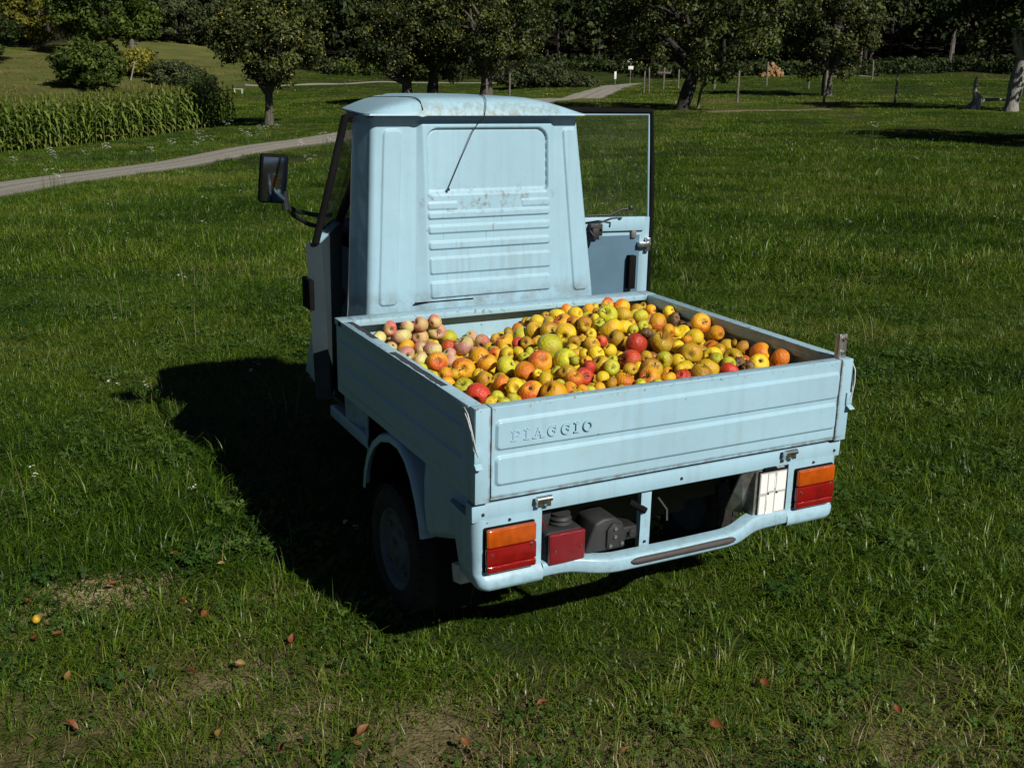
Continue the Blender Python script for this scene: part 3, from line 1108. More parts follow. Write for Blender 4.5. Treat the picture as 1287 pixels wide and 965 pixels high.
def leaves(C, per, rad, size, seed, droop=.3, tall=1.0):
    """leaf quads round the clump centres; returns verts, faces, shade value"""
    r_ = np.random.default_rng(seed)
    n = len(C) * per
    ci = np.repeat(np.arange(len(C)), per)
    off = r_.normal(0, 1, (n, 3))
    off /= np.maximum(np.linalg.norm(off, axis=1)[:, None], 1e-6)
    off *= (rad * r_.uniform(.2, 1.0, (len(C), 1))[ci] ** .3) * r_.uniform(.25, 1, (n, 1)) ** .6
    off[:, 2] *= .75
    p = C[ci, :3] + off
    nr = off / np.maximum(np.linalg.norm(off, axis=1)[:, None], 1e-6) + r_.normal(0, .55, (n, 3)) + np.array([0, 0, .35])
    nr /= np.linalg.norm(nr, axis=1)[:, None]
    a = np.cross(nr, r_.normal(0, 1, (n, 3)))
    a /= np.linalg.norm(a, axis=1)[:, None]
    b_ = np.cross(nr, a)
    sz = size * r_.uniform(.55, 1.25, (n, 1))
    a, b_ = a * sz, b_ * sz * .62
    V = np.stack([p - a, p - b_ + nr * sz * .12, p + a, p + b_ + nr * sz * .12], 1).reshape(-1, 3)
    F = np.arange(4 * n).reshape(n, 4)
    clump_v = r_.uniform(.0, .95, len(C))[ci]
    val = np.clip(clump_v + r_.normal(0, .22, n), 0, 1)
    return V, F, np.repeat(val, 4)


def crown_mesh(name, C, per, rad, size, seed, mat):
    V, F, val = leaves(C, per, rad, size, seed)
    me = mesh_np(name, V, F, mat)
    at_ = me.attributes.new('leaf', 'FLOAT', 'POINT')
    if len(me.vertices) == len(val):
        at_.data.foreach_set('value', val.astype(np.float32))
    return me


def limb(mb, p0, p1, r0, r1, r_, n=8, wob=.12, segs=5):
    p0, p1 = np.array(p0, float), np.array(p1, float)
    ln = np.linalg.norm(p1 - p0)
    pts, rs = [], []
    o1 = r_.normal(0, wob * ln, 3)
    for i in range(segs + 1):
        u = i / segs
        q = p0 + (p1 - p0) * u + o1 * math.sin(PI * u) * .6 + np.array([0, 0, .08 * ln * math.sin(PI * u)])
        pts.append(q)
        rs.append(r0 + (r1 - r0) * u)
    mb.tube(pts, rs, n)


def tree_meshes(h_trunk, r_trunk, rx, rz, zc, seed, leafm, barkm, nc=85, per=120, crad=.5, lsize=.085, fruit=0, lean=(0, 0)):
    r_ = np.random.default_rng(seed)
    C = crown_clumps(rx, rz, zc, nc, seed)
    C[:, 0] += lean[0] * 1.4
    C[:, 1] += lean[1] * 1.4
    cm = crown_mesh('crown', C, per, crad, lsize, seed + 1, leafm)
    mb = MB()
    top = np.array([lean[0], lean[1], h_trunk])
    n_ = 9
    pts, rs = [], []
    for i in range(n_):
        u = i / (n_ - 1)
        pts.append((lean[0] * u + .05 * math.sin(3 * u + seed), lean[1] * u, -.25 + (h_trunk + .25) * u))
        rs.append(r_trunk * (1.45 - .55 * smooth(u, 0, .3)) * (1 + .12 * math.sin(7 * u + seed)))
    mb.tube(pts, rs, 12)
    far = C[np.argsort(-C[:, 3])]
    for i in range(9):
        q = far[(i * 7) % len(far), :3]
        limb(mb, top - np.array([0, 0, .15]), top + (q - top) * .75, r_trunk * .55, r_trunk * .12, r_)
        for j in range(2):
            q2 = far[(i * 7 + j * 3 + 1) % len(far), :3]
            st = top + (q - top) * .45
            if np.linalg.norm(q2 - st) < rx * 1.1:
                limb(mb, st, st + (q2 - st) * .85, r_trunk * .25, r_trunk * .05, r_, 6, .1, 4)
    fm = None
    if fruit:
        fv, ff = [], []
        ico = [(0, 0, 1), (0, 0, -1), (1, 0, 0), (-1, 0, 0), (0, 1, 0), (0, -1, 0)]
        fc = [(0, 2, 4), (0, 4, 3), (0, 3, 5), (0, 5, 2), (1, 4, 2), (1, 3, 4), (1, 5, 3), (1, 2, 5)]
        for i in range(fruit):
            c = C[r_.integers(0, len(C))]
            v = r_.normal(0, 1, 3)
            v /= np.linalg.norm(v)
            p = c[:3] + v * crad * r_.uniform(.8, 1.15)
            s_ = r_.uniform(.022, .035)
            k = len(fv)
            fv += [tuple(p + np.array(w_) * s_) for w_ in ico]
            ff += [tuple(k + q for q in w_) for w_ in fc]
        fm = mesh_np('fruit', fv, ff, M['yellow_fruit'], True)
    o = mb.build('trunk', barkm)
    tm = o.data
    bpy.data.objects.remove(o)
    return tm, cm, fm


def plant_tree(name, cat, label, s, d, meshes, rot=0.0, sc=1.0, group=None, dz=-.05, first='trunk', second='crown'):
    root = empty(name, g3(s, d, dz), label, cat, group)
    root.rotation_euler = (0, 0, rot)
    root.scale = (sc, sc, sc)
    for nm, me in zip((first, second, 'fruit'), meshes):
        if me is None:
            continue
        c = bpy.data.objects.new(nm, me)
        COL.objects.link(c)
        c.parent = root
        if nm == 'fruit':
            c['kind'] = 'stuff'
    return root


AG = 'fruit trees standing in the meadow'
TMA = tree_meshes(1.25, .17, 1.85, 1.75, 3.0, 100, M['apple_leaf'], M['bark'], 105, 130, .52, .075, 330)
TMB = tree_meshes(1.15, .30, 2.5, 2.0, 3.05, 200, M['apple_leaf'], M['bark'], 130, 130, .58, .085, 420)
TMC = tree_meshes(1.35, .27, 2.4, 2.1, 3.3, 300, M['apple_leaf'], M['bark'], 130, 130, .58, .085, 300)
TMD = tree_meshes(1.55, .26, 2.9, 2.1, 3.45, 400, M['apple_leaf'], M['bark_dark'], 150, 125, .62, .085, 260, lean=(.42, .0))
plant_tree('apple_tree', 'tree', 'slim apple tree full of yellow fruit beside the maize and gravel track', -8.9, 39.3, TMA, .4, 1.0, AG)
plant_tree('apple_tree', 'tree', 'apple tree with upright trunk behind the cab roof, left of the forked trunk', -4.98, 50, TMB, 1.9, .92, AG)
plant_tree('apple_tree', 'tree', 'apple tree with gnarled flaring trunk behind the cab roof, middle of the trio', -3.95, 51.5, TMC, .2, .98, AG)
plant_tree('apple_tree', 'tree', 'thick-trunked apple tree behind the aerial on the cab roof', -1.4, 49.5, TMB, 4.4, 1.02, AG)
plant_tree('apple_tree', 'tree', 'leaning dark-trunked apple tree beyond the open cab door', 5.65, 38.0, TMD, -.477 + .15, .93, AG)
plant_tree('apple_tree', 'tree', 'apple tree with split grey trunk by the fence posts and log pile', 16.3, 58.5, TMC, 3.0, 1.05, AG)
TME = tree_meshes(2.0, .26, 3.0, 2.0, 4.1, 500, M['dark_leaf'], M['bark_pale'], 130, 120, .65, .10, 0, lean=(.2, 0))
plant_tree('walnut_tree', 'tree', 'broad tree with pale sunlit trunk beside the fallen branch', 17.45, 39.0, TME, -.3, 1.0)
# a tree just right of the picture whose shade lies across the meadow
plant_tree('apple_tree', 'tree', 'apple tree at the right edge shading the meadow', 12.9, 21.6, TMC, 1.0, .82, AG)

# bushes and trees on the hillside beyond the maize
HM = lambda seed, leafm, rx, rz, zc, nc=70, per=90, cr=.7, ls=.16, ht=1.2, rt=.16: tree_meshes(ht, rt, rx, rz, zc, seed, leafm, M['bark_dark'], nc, per, cr, ls)
plant_tree('hillside_tree', 'tree', 'yellow-green tree on the dry slope at the upper left', -41.9, 96, HM(601, M['yellow_leaf'], 2.3, 2.8, 3.4), .3)
plant_tree('hillside_tree', 'tree', 'tall round bright green tree on the slope behind the maize', -34.2, 92, HM(602, M['mid_leaf'], 3.9, 4.0, 4.3, 120, 100, .9, .17), .9)
plant_tree('hillside_tree', 'tree', 'low spreading green tree just above the maize tops', -28.4, 74, HM(603, M['mid_leaf'], 2.1, 1.45, 1.6, 80, 100, .75, .14, .6), 1.9)
plant_tree('hillside_bush', 'bush', 'small green bush beside the low spreading tree', -28.0, 82, HM(604, M['yellow_leaf'], 1.3, 1.0, 1.1, 40, 90, .6, .13, .5), 2.9)
plant_tree('hillside_bush', 'bush', 'grey-green bush right of the weathered post', -24.8, 80, HM(605, M['olive_leaf'], 1.5, .85, .8, 70, 100, .5, .10, .4), .5)
plant_tree('hillside_bush', 'bush', 'dark green bush between grey-green bush and the maize', -22.2, 76, HM(606, M['dark_leaf'], 1.5, .65, .6, 50, 100, .45, .10, .3), 1.5)
plant_tree('hillside_tree', 'tree', 'dark tree at the far left edge above the maize', -40.6, 84, HM(607, M['dark_leaf'], 2.6, 2.7, 2.5, 80, 90, .8, .16), .2)
for i, (s, d, lab, sc) in enumerate(((-38.5, 113, 'round orchard bush at the left end of the upper clearing', .95), (-34.6, 116, 'round orchard bush in the middle of the upper clearing', 1.0), (-30.5, 117, 'round orchard bush at the right end of the upper clearing', 1.1))):
    plant_tree('hillside_bush', 'bush', lab, s, d, HM(620 + i, M['olive_leaf'] if i else M['mid_leaf'], 2.6, 2.0, 2.2, 70, 90, .8, .17, .7), i, sc, 'bushes along the upper clearing')
plant_tree('hillside_bush', 'bush', 'rough grey-green bush at the road junction behind the trio', 1.3, 84, HM(640, M['olive_leaf'], 2.6, .95, .8, 80, 100, .6, .12, .3), .4)
plant_tree('hillside_bush', 'bush', 'dry olive scrub left of the road fork', 4.2, 82, HM(641, M['olive_leaf'], 1.9, .5, .4, 50, 90, .45, .10, .2), 1.4)

# the wood behind: one mass
V_all, F_all, val_all, mi_all = [], [], [], []
nv = 0
r_ = np.random.default_rng(77)
trunks = MB()
ptrunks = MB()


def add_mass(V, F, val, mi):
    global nv
    V_all.append(V)
    F_all.append(F + nv)
    val_all.append(val)
    mi_all.append(np.full(len(F), mi))
    nv += len(V)


spots = []
for i in range(1500):
    d = r_.uniform(96, 172)
    s = r_.uniform(-.62, .62) * d
    front = wood_edge(s)
    if d < front:
        continue
    if any((s - a) ** 2 + (d - b_) ** 2 < (2.25 + (d - 95) * .02) ** 2 for a, b_ in spots):
        continue
    spots.append((s, d))
for (s, d) in spots:
    x, y, z = g3(s, d)
    right = s > 27 and d < 118
    con = (s > 14 and r_.random() < .75) or r_.random() < .3
    h = r_.uniform(7, 11) if d < 125 else r_.uniform(9, 14)
    if con:
        rows_ = []
        for k in range(34):
            u = r_.uniform(.12 if not right else .34, 1)
            rr = (1.15 - u) * h * .20 * r_.uniform(.5, 1.1)
            a = r_.uniform(0, 2 * PI)
            rows_.append((x + rr * math.cos(a), y + rr * math.sin(a), z + u * h, 1))
        C = np.array(rows_)
        V, F, val = leaves(C, 20, .85, .30, r_.integers(1e6))
        add_mass(V, F, val * .9, 5 if not (right and r_.random() < .6) else 6)
        (ptrunks if right and r_.random() < .6 else trunks).tube([(x, y, z - .3), (x + r_.normal(0, .12), y, z + h * .55), (x + r_.normal(0, .15), y, z + h * .95)], [.17, .12, .03], 6)
    else:
        rx = r_.uniform(1.8, 3.1)
        C = crown_clumps(rx, h * .42, h * .55, 34, int(r_.integers(1e6)))
        C[:, :3] += np.array([x, y, z])
        V, F, val = leaves(C, 26, 1.1, .27, r_.integers(1e6))
        add_mass(V, F, val, r_.choice([0, 0, 0, 1, 3]) if s > -20 else r_.choice([0, 1, 1, 3]))
        trunks.tube([(x, y, z - .3), (x + r_.normal(0, .2), y, z + h * .5)], [.2, .1], 6)
# undergrowth along the foot of the wood
for i in range(260):
    s = r_.uniform(-64, 66)
    d = wood_edge(s) - 2 + r_.uniform(-1, 4)
    x, y, z = g3(s, d)
    C = np.array([(x + r_.normal(0, .8), y + r_.normal(0, .8), z + r_.uniform(.1, 1.1), 1) for k in range(9)])
    V, F, val = leaves(C, 22, .6, .16, r_.integers(1e6))
    add_mass(V, F, val, r_.choice([0, 1, 3]) if s < -8 else r_.choice([0, 0, 5]))
wm = mesh_np('forest', np.concatenate(V_all), np.concatenate(F_all), [M['dark_leaf'], M['mid_leaf'], M['yellow_leaf'], M['olive_leaf'], M['apple_leaf'], M['conifer'], M['brown_wood']])
wm.polygons.foreach_set('material_index', np.concatenate(mi_all).astype(np.int32))
at_ = wm.attributes.new('leaf', 'FLOAT', 'POINT')
at_.data.foreach_set('value', np.concatenate(val_all).astype(np.float32))
fo = bpy.data.objects.new('forest', wm)
COL.objects.link(fo)
tag(fo, 'dark mixed wood rising behind the meadow', None, None, 'stuff')
o = trunks.build('forest_trunks', M['bark_dark'])
tag(o, kind='stuff')
o = ptrunks.build('forest_trunks', M['bark_grey'])
tag(o, kind='stuff')

# ------------------------------------------------------------------ maize
M['maize'] = instancer_mat('maize_leaves', [(0, (0.034, 0.060, 0.010)), (.55, (0.112, 0.165, 0.022)), (.85, (0.13, 0.165, 0.030)), (1, (0.17, 0.16, 0.05))], .42, .3, .28)


def maize_plant(seed, h):
    r_ = np.random.default_rng(seed)
    V, F, B = [], [], []

    def quadstrip(pts, wid, val):
        k = len(V)
        for (p, side, w_) in zip(pts, wid[0], wid[1]):
            p, side = np.array(p), np.array(side)
            V.append(tuple(p - side * w_))
            V.append(tuple(p + side * w_))
            B.extend([val, val])
        for i in range(len(pts) - 1):
            F.append((k + 2 * i, k + 2 * i + 1, k + 2 * i + 3, k + 2 * i + 2))
    for k in range(2):
        a = k * PI / 2
        quadstrip([(0, 0, -.05), (0, 0, h * .5), (0, 0, h)], ([(math.cos(a), math.sin(a), 0)] * 3, [.014, .011, .005]), .45)
    a0 = r_.uniform(0, 2 * PI)
    for i in range(12):
        z0 = h * (.10 + .075 * i)
        a = a0 + i * PI + r_.normal(0, .4)
        ln = r_.uniform(.45, .75) * (1 - .35 * abs(i - 6) / 6)
        pts, sd, ws = [], [], []
        val = .92 if i < 2 and r_.random() < .7 else r_.uniform(.1, .8)
        for j in range(6):
            u = j / 5
            rr = ln * (u * .75)
            zz = z0 + ln * (.75 * u - 1.05 * u * u)
            pts.append((rr * math.cos(a), rr * math.sin(a), zz))
            tw = .5 * u
            sd.append((-math.sin(a) * math.cos(tw), math.cos(a) * math.cos(tw), math.sin(tw)))
            ws.append(.040 * math.sin(PI * (.18 + .82 * u)) + .002)
        quadstrip(pts, (sd, ws), val)
    for i in range(7):      # tassel
        a = r_.uniform(0, 2 * PI)
        quadstrip([(0, 0, h * .97), (.05 * math.cos(a), .05 * math.sin(a), h + .10), (.11 * math.cos(a), .11 * math.sin(a), h + .17)], ([(-math.sin(a), math.cos(a), 0)] * 3, [.006, .008, .004]), .95)
    return V, F, B


e = CORN_B - CORN_A
Lc = np.linalg.norm(e)
e = e / Lc
n_ = np.array([-e[1], e[0]])
MP = [proto('maize_plant', *maize_plant(700 + i, 1.45 + .06 * i), M['maize']) for i in range(4)]
mt, t, b = newmat('maize_front')
va = t.nodes.new('ShaderNodeAttribute')
va.attribute_name = 'blade'
oi = t.nodes.new('ShaderNodeObjectInfo')
f = math_(t, 'ADD', va.outputs['Fac'], math_(t, 'MULTIPLY', math_(t, 'SUBTRACT', oi.outputs['Random'], .5), .3), clamp=True)
L(t, ramp(t, f, [(0, (0.034, 0.060, 0.010)), (.55, (0.112, 0.165, 0.022)), (.85, (0.13, 0.165, 0.030)), (1, (0.17, 0.16, 0.05))]), b.inputs['Base Color'])
b.inputs['Roughness'].default_value = .42
MPF = []
for po in MP:
    me = po.data.copy()
    me.materials[0] = mt
    MPF.append(me)
rows = []
k = 0
for row in range(14):
    q = .25 + row * .55
    a = -7.0
    while a < Lc:
        a += rnd.uniform(.10, .20)
        s, d = CORN_A + e * a + n_ * (q + rnd.gauss(0, .05))
        if row == 0 and a > -.5:
            c = bpy.data.objects.new('maize_plant', MPF[k % 4])
            COL.objects.link(c)
            c.location = g3(s, d)
            c.rotation_euler = (rnd.gauss(0, .05), rnd.gauss(0, .05), rnd.uniform(0, 6.28))
            z = rnd.uniform(.80, 1.02)
            c.scale = (z, z, z)
            tag(c, 'green maize plant with drying lower leaves in the front row along the grass verge', 'maize plant', 'maize plants in the front row of the field')
            k += 1
        else:
            x, y, z = g3(s, d)
            rows.append((x, y, z, rnd.uniform(0, 6.28), rnd.uniform(.80, 1.02), rnd.uniform(.25, .8), rnd.randrange(4)))
cloud('maize_field', rows, MP, label='rest of the green maize field behind its front row')

# ------------------------------------------------------------------ the three-wheeler
V3 = empty('three_wheeler', (0, 0, 0), 'pale blue three-wheeled pickup with its bed full of apples and both cab doors open', 'pickup')


def part(mb, name, mat, parent=None, **kw):
    return mb.build(name, mat, parent or V3, **kw)


def box_part(name, mat, *b6, bevel=0.003, parent=None):
    mb = MB()
    mb.box(*b6)
    return part(mb, name, mat, parent, bevel=bevel)


# --- tailgate with two long pressings
xs = np.arange(-.574, .5771, .003)
zs = np.arange(.5570, .8041, .003)
X, Z = np.meshgrid(xs, zs)
h = press(rrect(X, Z, -.562, .572, .692, .768, .012), .0075, .008)
h = np.maximum(h, press(rrect(X, Z, -.562, .572, .597, .672, .012), .0075, .008))
h -= .004 * smooth(.012 - (Z - .557), 0, .01)                        # rolled lower hem
h += .0012 * np.sin(X * 5.1 + 1) * np.sin(Z * 21)
mb = MB()
mb.grid(np.stack([X, -h, Z], -1), thick=(0, 0, 0))
mb = MB()
P = np.stack([X, -h, Z], -1)
mb.grid(P)
mb.box(-.574, .5765, .004, .030, .5575, .796)
tg = part(mb, 'tailgate', M['paint_gate'])
mb = MB()
mb.box(-.574, .5765, .0005, .033, .797, .806)
part(mb, 'tailgate_lip', M['paint_gate'], bevel=.002)

# raised maker's lettering on the upper pressing
lt = MB()
kz = [0]


def stroke(p0, p1, w_):
    p0, p1 = np.array(p0), np.array(p1)
    dd = p1 - p0
    ln = np.hypot(*dd)
    dd = dd / ln
    kz[0] += 1
    y = -.0098 - .00006 * kz[0]
    n2 = np.array([-dd[1], dd[0]]) * w_ / 2
    q = [p0 - n2, p1 - n2, p1 + n2, p0 + n2]
    lt.prism([(a[0], y + .0008, a[1]) for a in q], (0, .003, 0))


def arc(cx, cz, rx, rz, a0, a1, w_, n=12):
    for i in range(n):
        t0, t1 = a0 + (a1 - a0) * i / n, a0 + (a1 - a0) * (i + 1.08) / n
        stroke((cx + rx * math.cos(t0), cz + rz * math.sin(t0)), (cx + rx * math.cos(t1), cz + rz * math.sin(t1)), w_)


LH, LW, ST, SF = .028, .0240, .0062, .0032
z0 = .7115


def serif(x, z, w_=.013):
    stroke((x - w_ / 2, z), (x + w_ / 2, z), SF)


pitch = .0378
x = -.5215
for ch in 'PIAGGIO':
    zt, zm = z0 + LH, z0 + LH / 2
    if ch == 'P':
        stroke((x + .006, z0), (x + .006, zt), ST)
        serif(x + .006, z0 + SF / 2, .016)
        serif(x + .003, zt - SF / 2, .010)
        stroke((x + .006, zt - SF / 2), (x + .016, zt - SF / 2), SF)
        stroke((x + .006, zm - .001), (x + .016, zm - .001), SF)
        arc(x + .016, (zt + zm - .002) / 2, .0068, .0062, -PI / 2, PI / 2, .0048, 8)
        x += pitch * .98
    elif ch == 'I':
        stroke((x + .006, z0), (x + .006, zt), ST)
        serif(x + .006, z0 + SF / 2, .017)
        serif(x + .006, zt - SF / 2, .017)
        x += pitch * .66
    elif ch == 'A':
        stroke((x + .004, z0), (x + .0145, zt), .0042)
        stroke((x + .0145, zt), (x + .026, z0), .0066)
        stroke((x + .008, z0 + .0095), (x + .021, z0 + .0095), SF)
        serif(x + .004, z0 + SF / 2, .013)
        serif(x + .026, z0 + SF / 2, .014)
        x += pitch * 1.06
    elif ch == 'G':
        arc(x + .0145, zm, .0118, LH / 2 - .002, PI * .28, PI * 1.72, .0058, 16)
        stroke((x + .0235, z0 + .003), (x + .0235, zm), ST * .9)
        serif(x + .0215, zm, .013)
        stroke((x + .0235, zt - .009), (x + .0235, zt), .0034)
        x += pitch * 1.06
    elif ch == 'O':
        arc(x + .0145, zm, .0120, LH / 2 - .002, 0, 2 * PI, .0058, 22)
part(lt, 'lettering', M['paint_gate'], tg)

for sx in (-1, 1):
    box_part('corner_post', M['paint_gate'], sx * .600 - .0215, sx * .600 + .0215, -.004, .036, .553, .8075, bevel=.004)

# --- side gates, headboard, floor, rails
ys = np.arange(.037, 1.1001, .004)
zs = np.arange(.555, .7851, .004)
Yg, Zg = np.meshgrid(ys, zs)
h = press(rrect(Yg, Zg, .075, 1.07, .672, .742, .012), .006, .009)
h = np.maximum(h, press(rrect(Yg, Zg, .075, 1.07, .585, .655, .012), .006, .009))
for sx in (-1, 1):
    mb = MB()
    mb.grid(np.stack([sx * (.618 + h), Yg, Zg], -1))
    mb.box(min(sx * .600, sx * .6165), max(sx * .600, sx * .6165), .038, 1.10, .556, .784)
    sg = part(mb, 'side_gate', M['paint'])
    a, b_ = sorted((sx * .585, sx * .6225))
    mb = MB()
    mb.box(a, b_, .0365, 1.066, .786, .8065)
    a2, b2 = sorted((sx * .585, sx * .588))
    mb.box(a2, b2, .0365, 1.066, .768, .787)
    part(mb, 'top_rail', M['paint_gate'], sg, bevel=.002)
    if sx < 0:      # dark patches along the left rail
        for k, (y0, y1, xa, xb) in enumerate(((.78, 1.02, -.603, -.586), (.22, .60, -.6175, -.598))):
            mb = MB()
            n_ = 24
            ya = np.linspace(y0, y1, n_)
            wob = .0018 * np.sin(ya * 60) + .001 * np.sin(ya * 171)
            mb.prism([(xa + wob[i], ya[i], .8066) for i in range(n_)] + [(xb + wob[i] * .5, ya[i], .8066) for i in range(n_ - 1, -1, -1)], (0, 0, .0008))
            part(mb, 'dark_patch', M['rail_dark'], sg)
    else:
        mb = MB()
        mb.box(.6245, .634, .02, 1.09, .775, .795)
        part(mb, 'rubber_edge', M['rubber'], sg, bevel=.003)
xs = np.arange(-.598, .5981, .004)
zs = np.arange(.575, .784, .004)
X, Z = np.meshgrid(xs, zs)
h = press(rrect(X, Z, -.56, .56, .60, .690, .012), .006, .008)
mb = MB()
mb.grid(np.stack([X, 1.082 - h, Z], -1))
mb.box(-.598, .598, 1.084, 1.098, .5755, .7855)
hb = part(mb, 'headboard', M['paint'])
mb = MB()
mb.box(-.6225, .6225, 1.032, 1.102, .787, .8075)
part(mb, 'top_rail', M['paint_gate'], hb, bevel=.002)
mb = MB()
mb.box(-.5995, .5995, .0305, 1.0835, .548, .5745)
part(mb, 'bed_floor', M['floor_metal'])
box_part('rear_crossmember', M['paint'], -.6215, .6215, .013, .055, .496, .5445, bevel=.004)
cmr = None
# screws along the crossmember
for x in (-.590, .03, .598):
    mb = MB()
    mb.lathe([(0, .0105), (.0042, .0105), (.005, .0135)], (x, 0, .516), 'y', 10)
    part(mb, 'screw', M['black_metal'])
for x, z in ((-.421, .538), (.410, .543)):
    mb = MB()
    mb.lathe([(.0, -.022), (.0085, -.022), (.0085, .022), (0, .022)], (x, -.004, z), 'x', 14)
    mb.box(x - .020, x - .006, -.006, .012, z - .022, z - .006)
    mb.box(x + .006, x + .020, -.006, .012, z - .022, z - .006)
    part(mb, 'hinge', M['chrome'])

# --- lamp panels, bumper
for sx in (-1, 1):
    mb = MB()
    prof = [(-.0 if k else 0, 0) for k in range(1)]
    # plan outline with a rounded outer corner, lofted; flares outwards a little towards the top
    zsl = [.500, .46, .40, .352, .346, .336, .318, .306, .302]
    outs = [.617, .6165, .614, .612, .612, .610, .606, .600, .592]
    yfr = [.010, .009, .008, .008, .004, -.006, -.008, -.004, .006]
    rows_ = []
    for z, xo, yf in zip(zsl, outs, yfr):
        pl = [(sx * .4195, yf), (sx * .50, yf)]
        for k in range(9):
            a = -PI / 2 + k / 8 * PI / 2
            pl.append((sx * (xo - .030 + .030 * math.cos(a)), yf + .030 + .030 * math.sin(a)))
        pl += [(sx * xo, .09 + .0), (sx * (xo - .004), .17 - (.500 - z) * .30)]
        rows_.append([(p_[0], p_[1], z) for p_ in pl])
    mb.grid(np.array(rows_))
    bt = [(rows_[-1][i][0] * .985, rows_[-1][i][1] + .012, .303) for i in range(len(rows_[-1]))]
    mb.grid(np.array([rows_[-1], bt]))
    tp = [(rows_[0][i][0] * .97, rows_[0][i][1] + .02, .4995) for i in range(len(rows_[0]))]
    mb.grid(np.array([rows_[0], tp]))
    mb.box(min(sx * .419, sx * .423), max(sx * .419, sx * .423), .0095, .05, .352, .4985)
    lp = part(mb, 'lamp_panel', M['paint'], angle=50)
    mb = MB()
    mb.lathe([(0, -.004), (.004, -.004), (.004, .002)], (sx * .515, .0105, .492), 'y', 10)
    part(mb, 'screw', M['black_metal'], lp)
    # tail lamp: amber above, red below, a red reflector strip at the foot
    tl = bpy.data.objects.new('tail_lamp', None)
    COL.objects.link(tl)
    tl.parent = V3
    cx, x0, x1 = sx * .5165, sx * .5165 - .0725, sx * .5165 + .0725
    mb = MB()
    mb.box(x0 - .0022, x1 + .0022, .001, .012, .3555, .4822)
    part(mb, 'seal', M['rubber'], tl, bevel=.006)
    mb = MB()
    mb.box(x0, x1, -.0125, .002, .427, .480)
    part(mb, 'amber_lens', M['amber'], tl, bevel=.007, seg=3)
    mb = MB()
    mb.box(x0, x1, -.0125, .002, .380, .4265)
    part(mb, 'red_lens', M['red'], tl, bevel=.0035)
    mb = MB()
    mb.box(x0, x1, -.0145, .002, .3575, .3795)
    part(mb, 'reflector', M['red'], tl, bevel=.006, seg=3)
    for q in (-1, 1):
        mb = MB()
        mb.lathe([(0, -.0155), (.0035, -.0155), (.0035, -.012), (.005, -.0115)], (cx + q * .058, 0, .4155 + q * .006), 'y', 12)
        part(mb, 'screw', M['chrome'], tl)

st = [(-.419, .350, .309, -.004), (-.36, .351, .309, -.004), (-.325, .351, .308, -.010), (-.27, .345, .298, -.028), (-.215, .337, .293, -.036), (0, .336, .293, -.038), (.19, .336, .293, -.036), (.235, .343, .296, -.028), (.285, .356, .306, -.010), (.325, .357, .309, -.004), (.419, .356, .311, -.004)]
sx_ = np.linspace(-.4185, .4185, 90)
A_ = np.array(st)
f_ = lambda k: np.interp(sx_, A_[:, 0], A_[:, k])
ztp, zbt, yfr = (np.convolve(np.pad(f_(k), 3, 'edge'), np.ones(7) / 7, 'valid') for k in (1, 2, 3))
prof = [(.045, 1.0), (.010, 1.0), (.003, .95), (0, .82), (0, .2), (.004, .06), (.012, 0), (.045, 0)]
rows_ = np.array([[(sx_[i], yfr[i] + p_[0], zbt[i] + (ztp[i] - zbt[i]) * p_[1]) for p_ in prof] for i in range(90)])
mb = MB()
mb.grid(rows_)
mb.grid(np.array([rows_[:, -1], rows_[:, 0]]))
bu = part(mb, 'bumper', M['paint'], angle=60)
mb = MB()
pr = [(-.160, .003), (-.150, .0085), (-.135, .0105), (0, .0105), (.175, .0105), (.190, .0085), (.200, .003)]
mb.tube([(x, -.0365, .3185) for x, _ in pr], [r_ for _, r_ in pr], 12)
part(mb, 'rubber_strip', M['bumper_rubber'], bu)
mb = MB()
mb.box(-.0905, -.0565, .030, .036, .318, .505)
mb.box(-.0905, -.0865, .030, .05, .318, .505)
sb = part(mb, 'strut', M['paint'], bevel=.001)
mb = MB()
mb.lathe([(0, -.004), (.0035, -.004), (.0035, 0)], (-.0735, .029, .338), 'y', 8)
part(mb, 'screw', M['black_metal'], sb)
mb = MB()
mb.tube([(-.115, .05, .455), (-.085, .028, .437), (-.078, .024, .432)], .010, 10)
part(mb, 'rubber_hose', M['rubber'])

# rear fog lamp, engine cover, wiring
fl = bpy.data.objects.new('fog_lamp', None)
COL.objects.link(fl)
fl.parent = V3
mb = MB()
mb.box(-.404, -.293, -.012, .004, .343, .433)
part(mb, 'lens', M['red_dull'], fl, bevel=.007, seg=3)
mb = MB()
mb.box(-.4065, -.2905, .005, .062, .345, .431)
part(mb, 'housing', M['dark_plastic'], fl, bevel=.010, seg=3)
for q in (-.386, -.306):
    mb = MB()
    mb.lathe([(0, -.0135), (.0032, -.0135), (.0032, -.010)], (q, 0, .384), 'y', 10)
    part(mb, 'screw', M['chrome'], fl)
mb = MB()
mb.lathe([(.030, 0), (.033, .006), (.026, .012), (.031, .018), (.025, .025), (.027, .032), (0, .034)], (-.335, .055, .430), 'z', 18)
part(mb, 'rubber_gaiter', M['dark_plastic'])
mb = MB()
mb.tube([(-.415, .02, .475), (-.405, .03, .455), (-.398, .03, .438)], .003, 6)
part(mb, 'wire', M['red_dull'])
mb = MB()
prf = [(-.282, .340), (-.262, .395), (-.248, .428), (-.222, .438), (-.185, .436), (-.160, .418), (-.150, .390), (-.148, .340)]
mb.prism([(x, .012, z) for x, z in prf], (0, .10, 0))
ec = part(mb, 'engine_cover', M['dark_plastic'], bevel=.008, seg=3)
mb = MB()
mb.prism([(x, .004, z) for x, z in ((-.214, .352), (-.214, .405), (-.196, .424), (-.172, .415), (-.160, .395), (-.160, .352))], (0, .010, 0))
part(mb, 'flange', M['dark_plastic'], ec, bevel=.003)
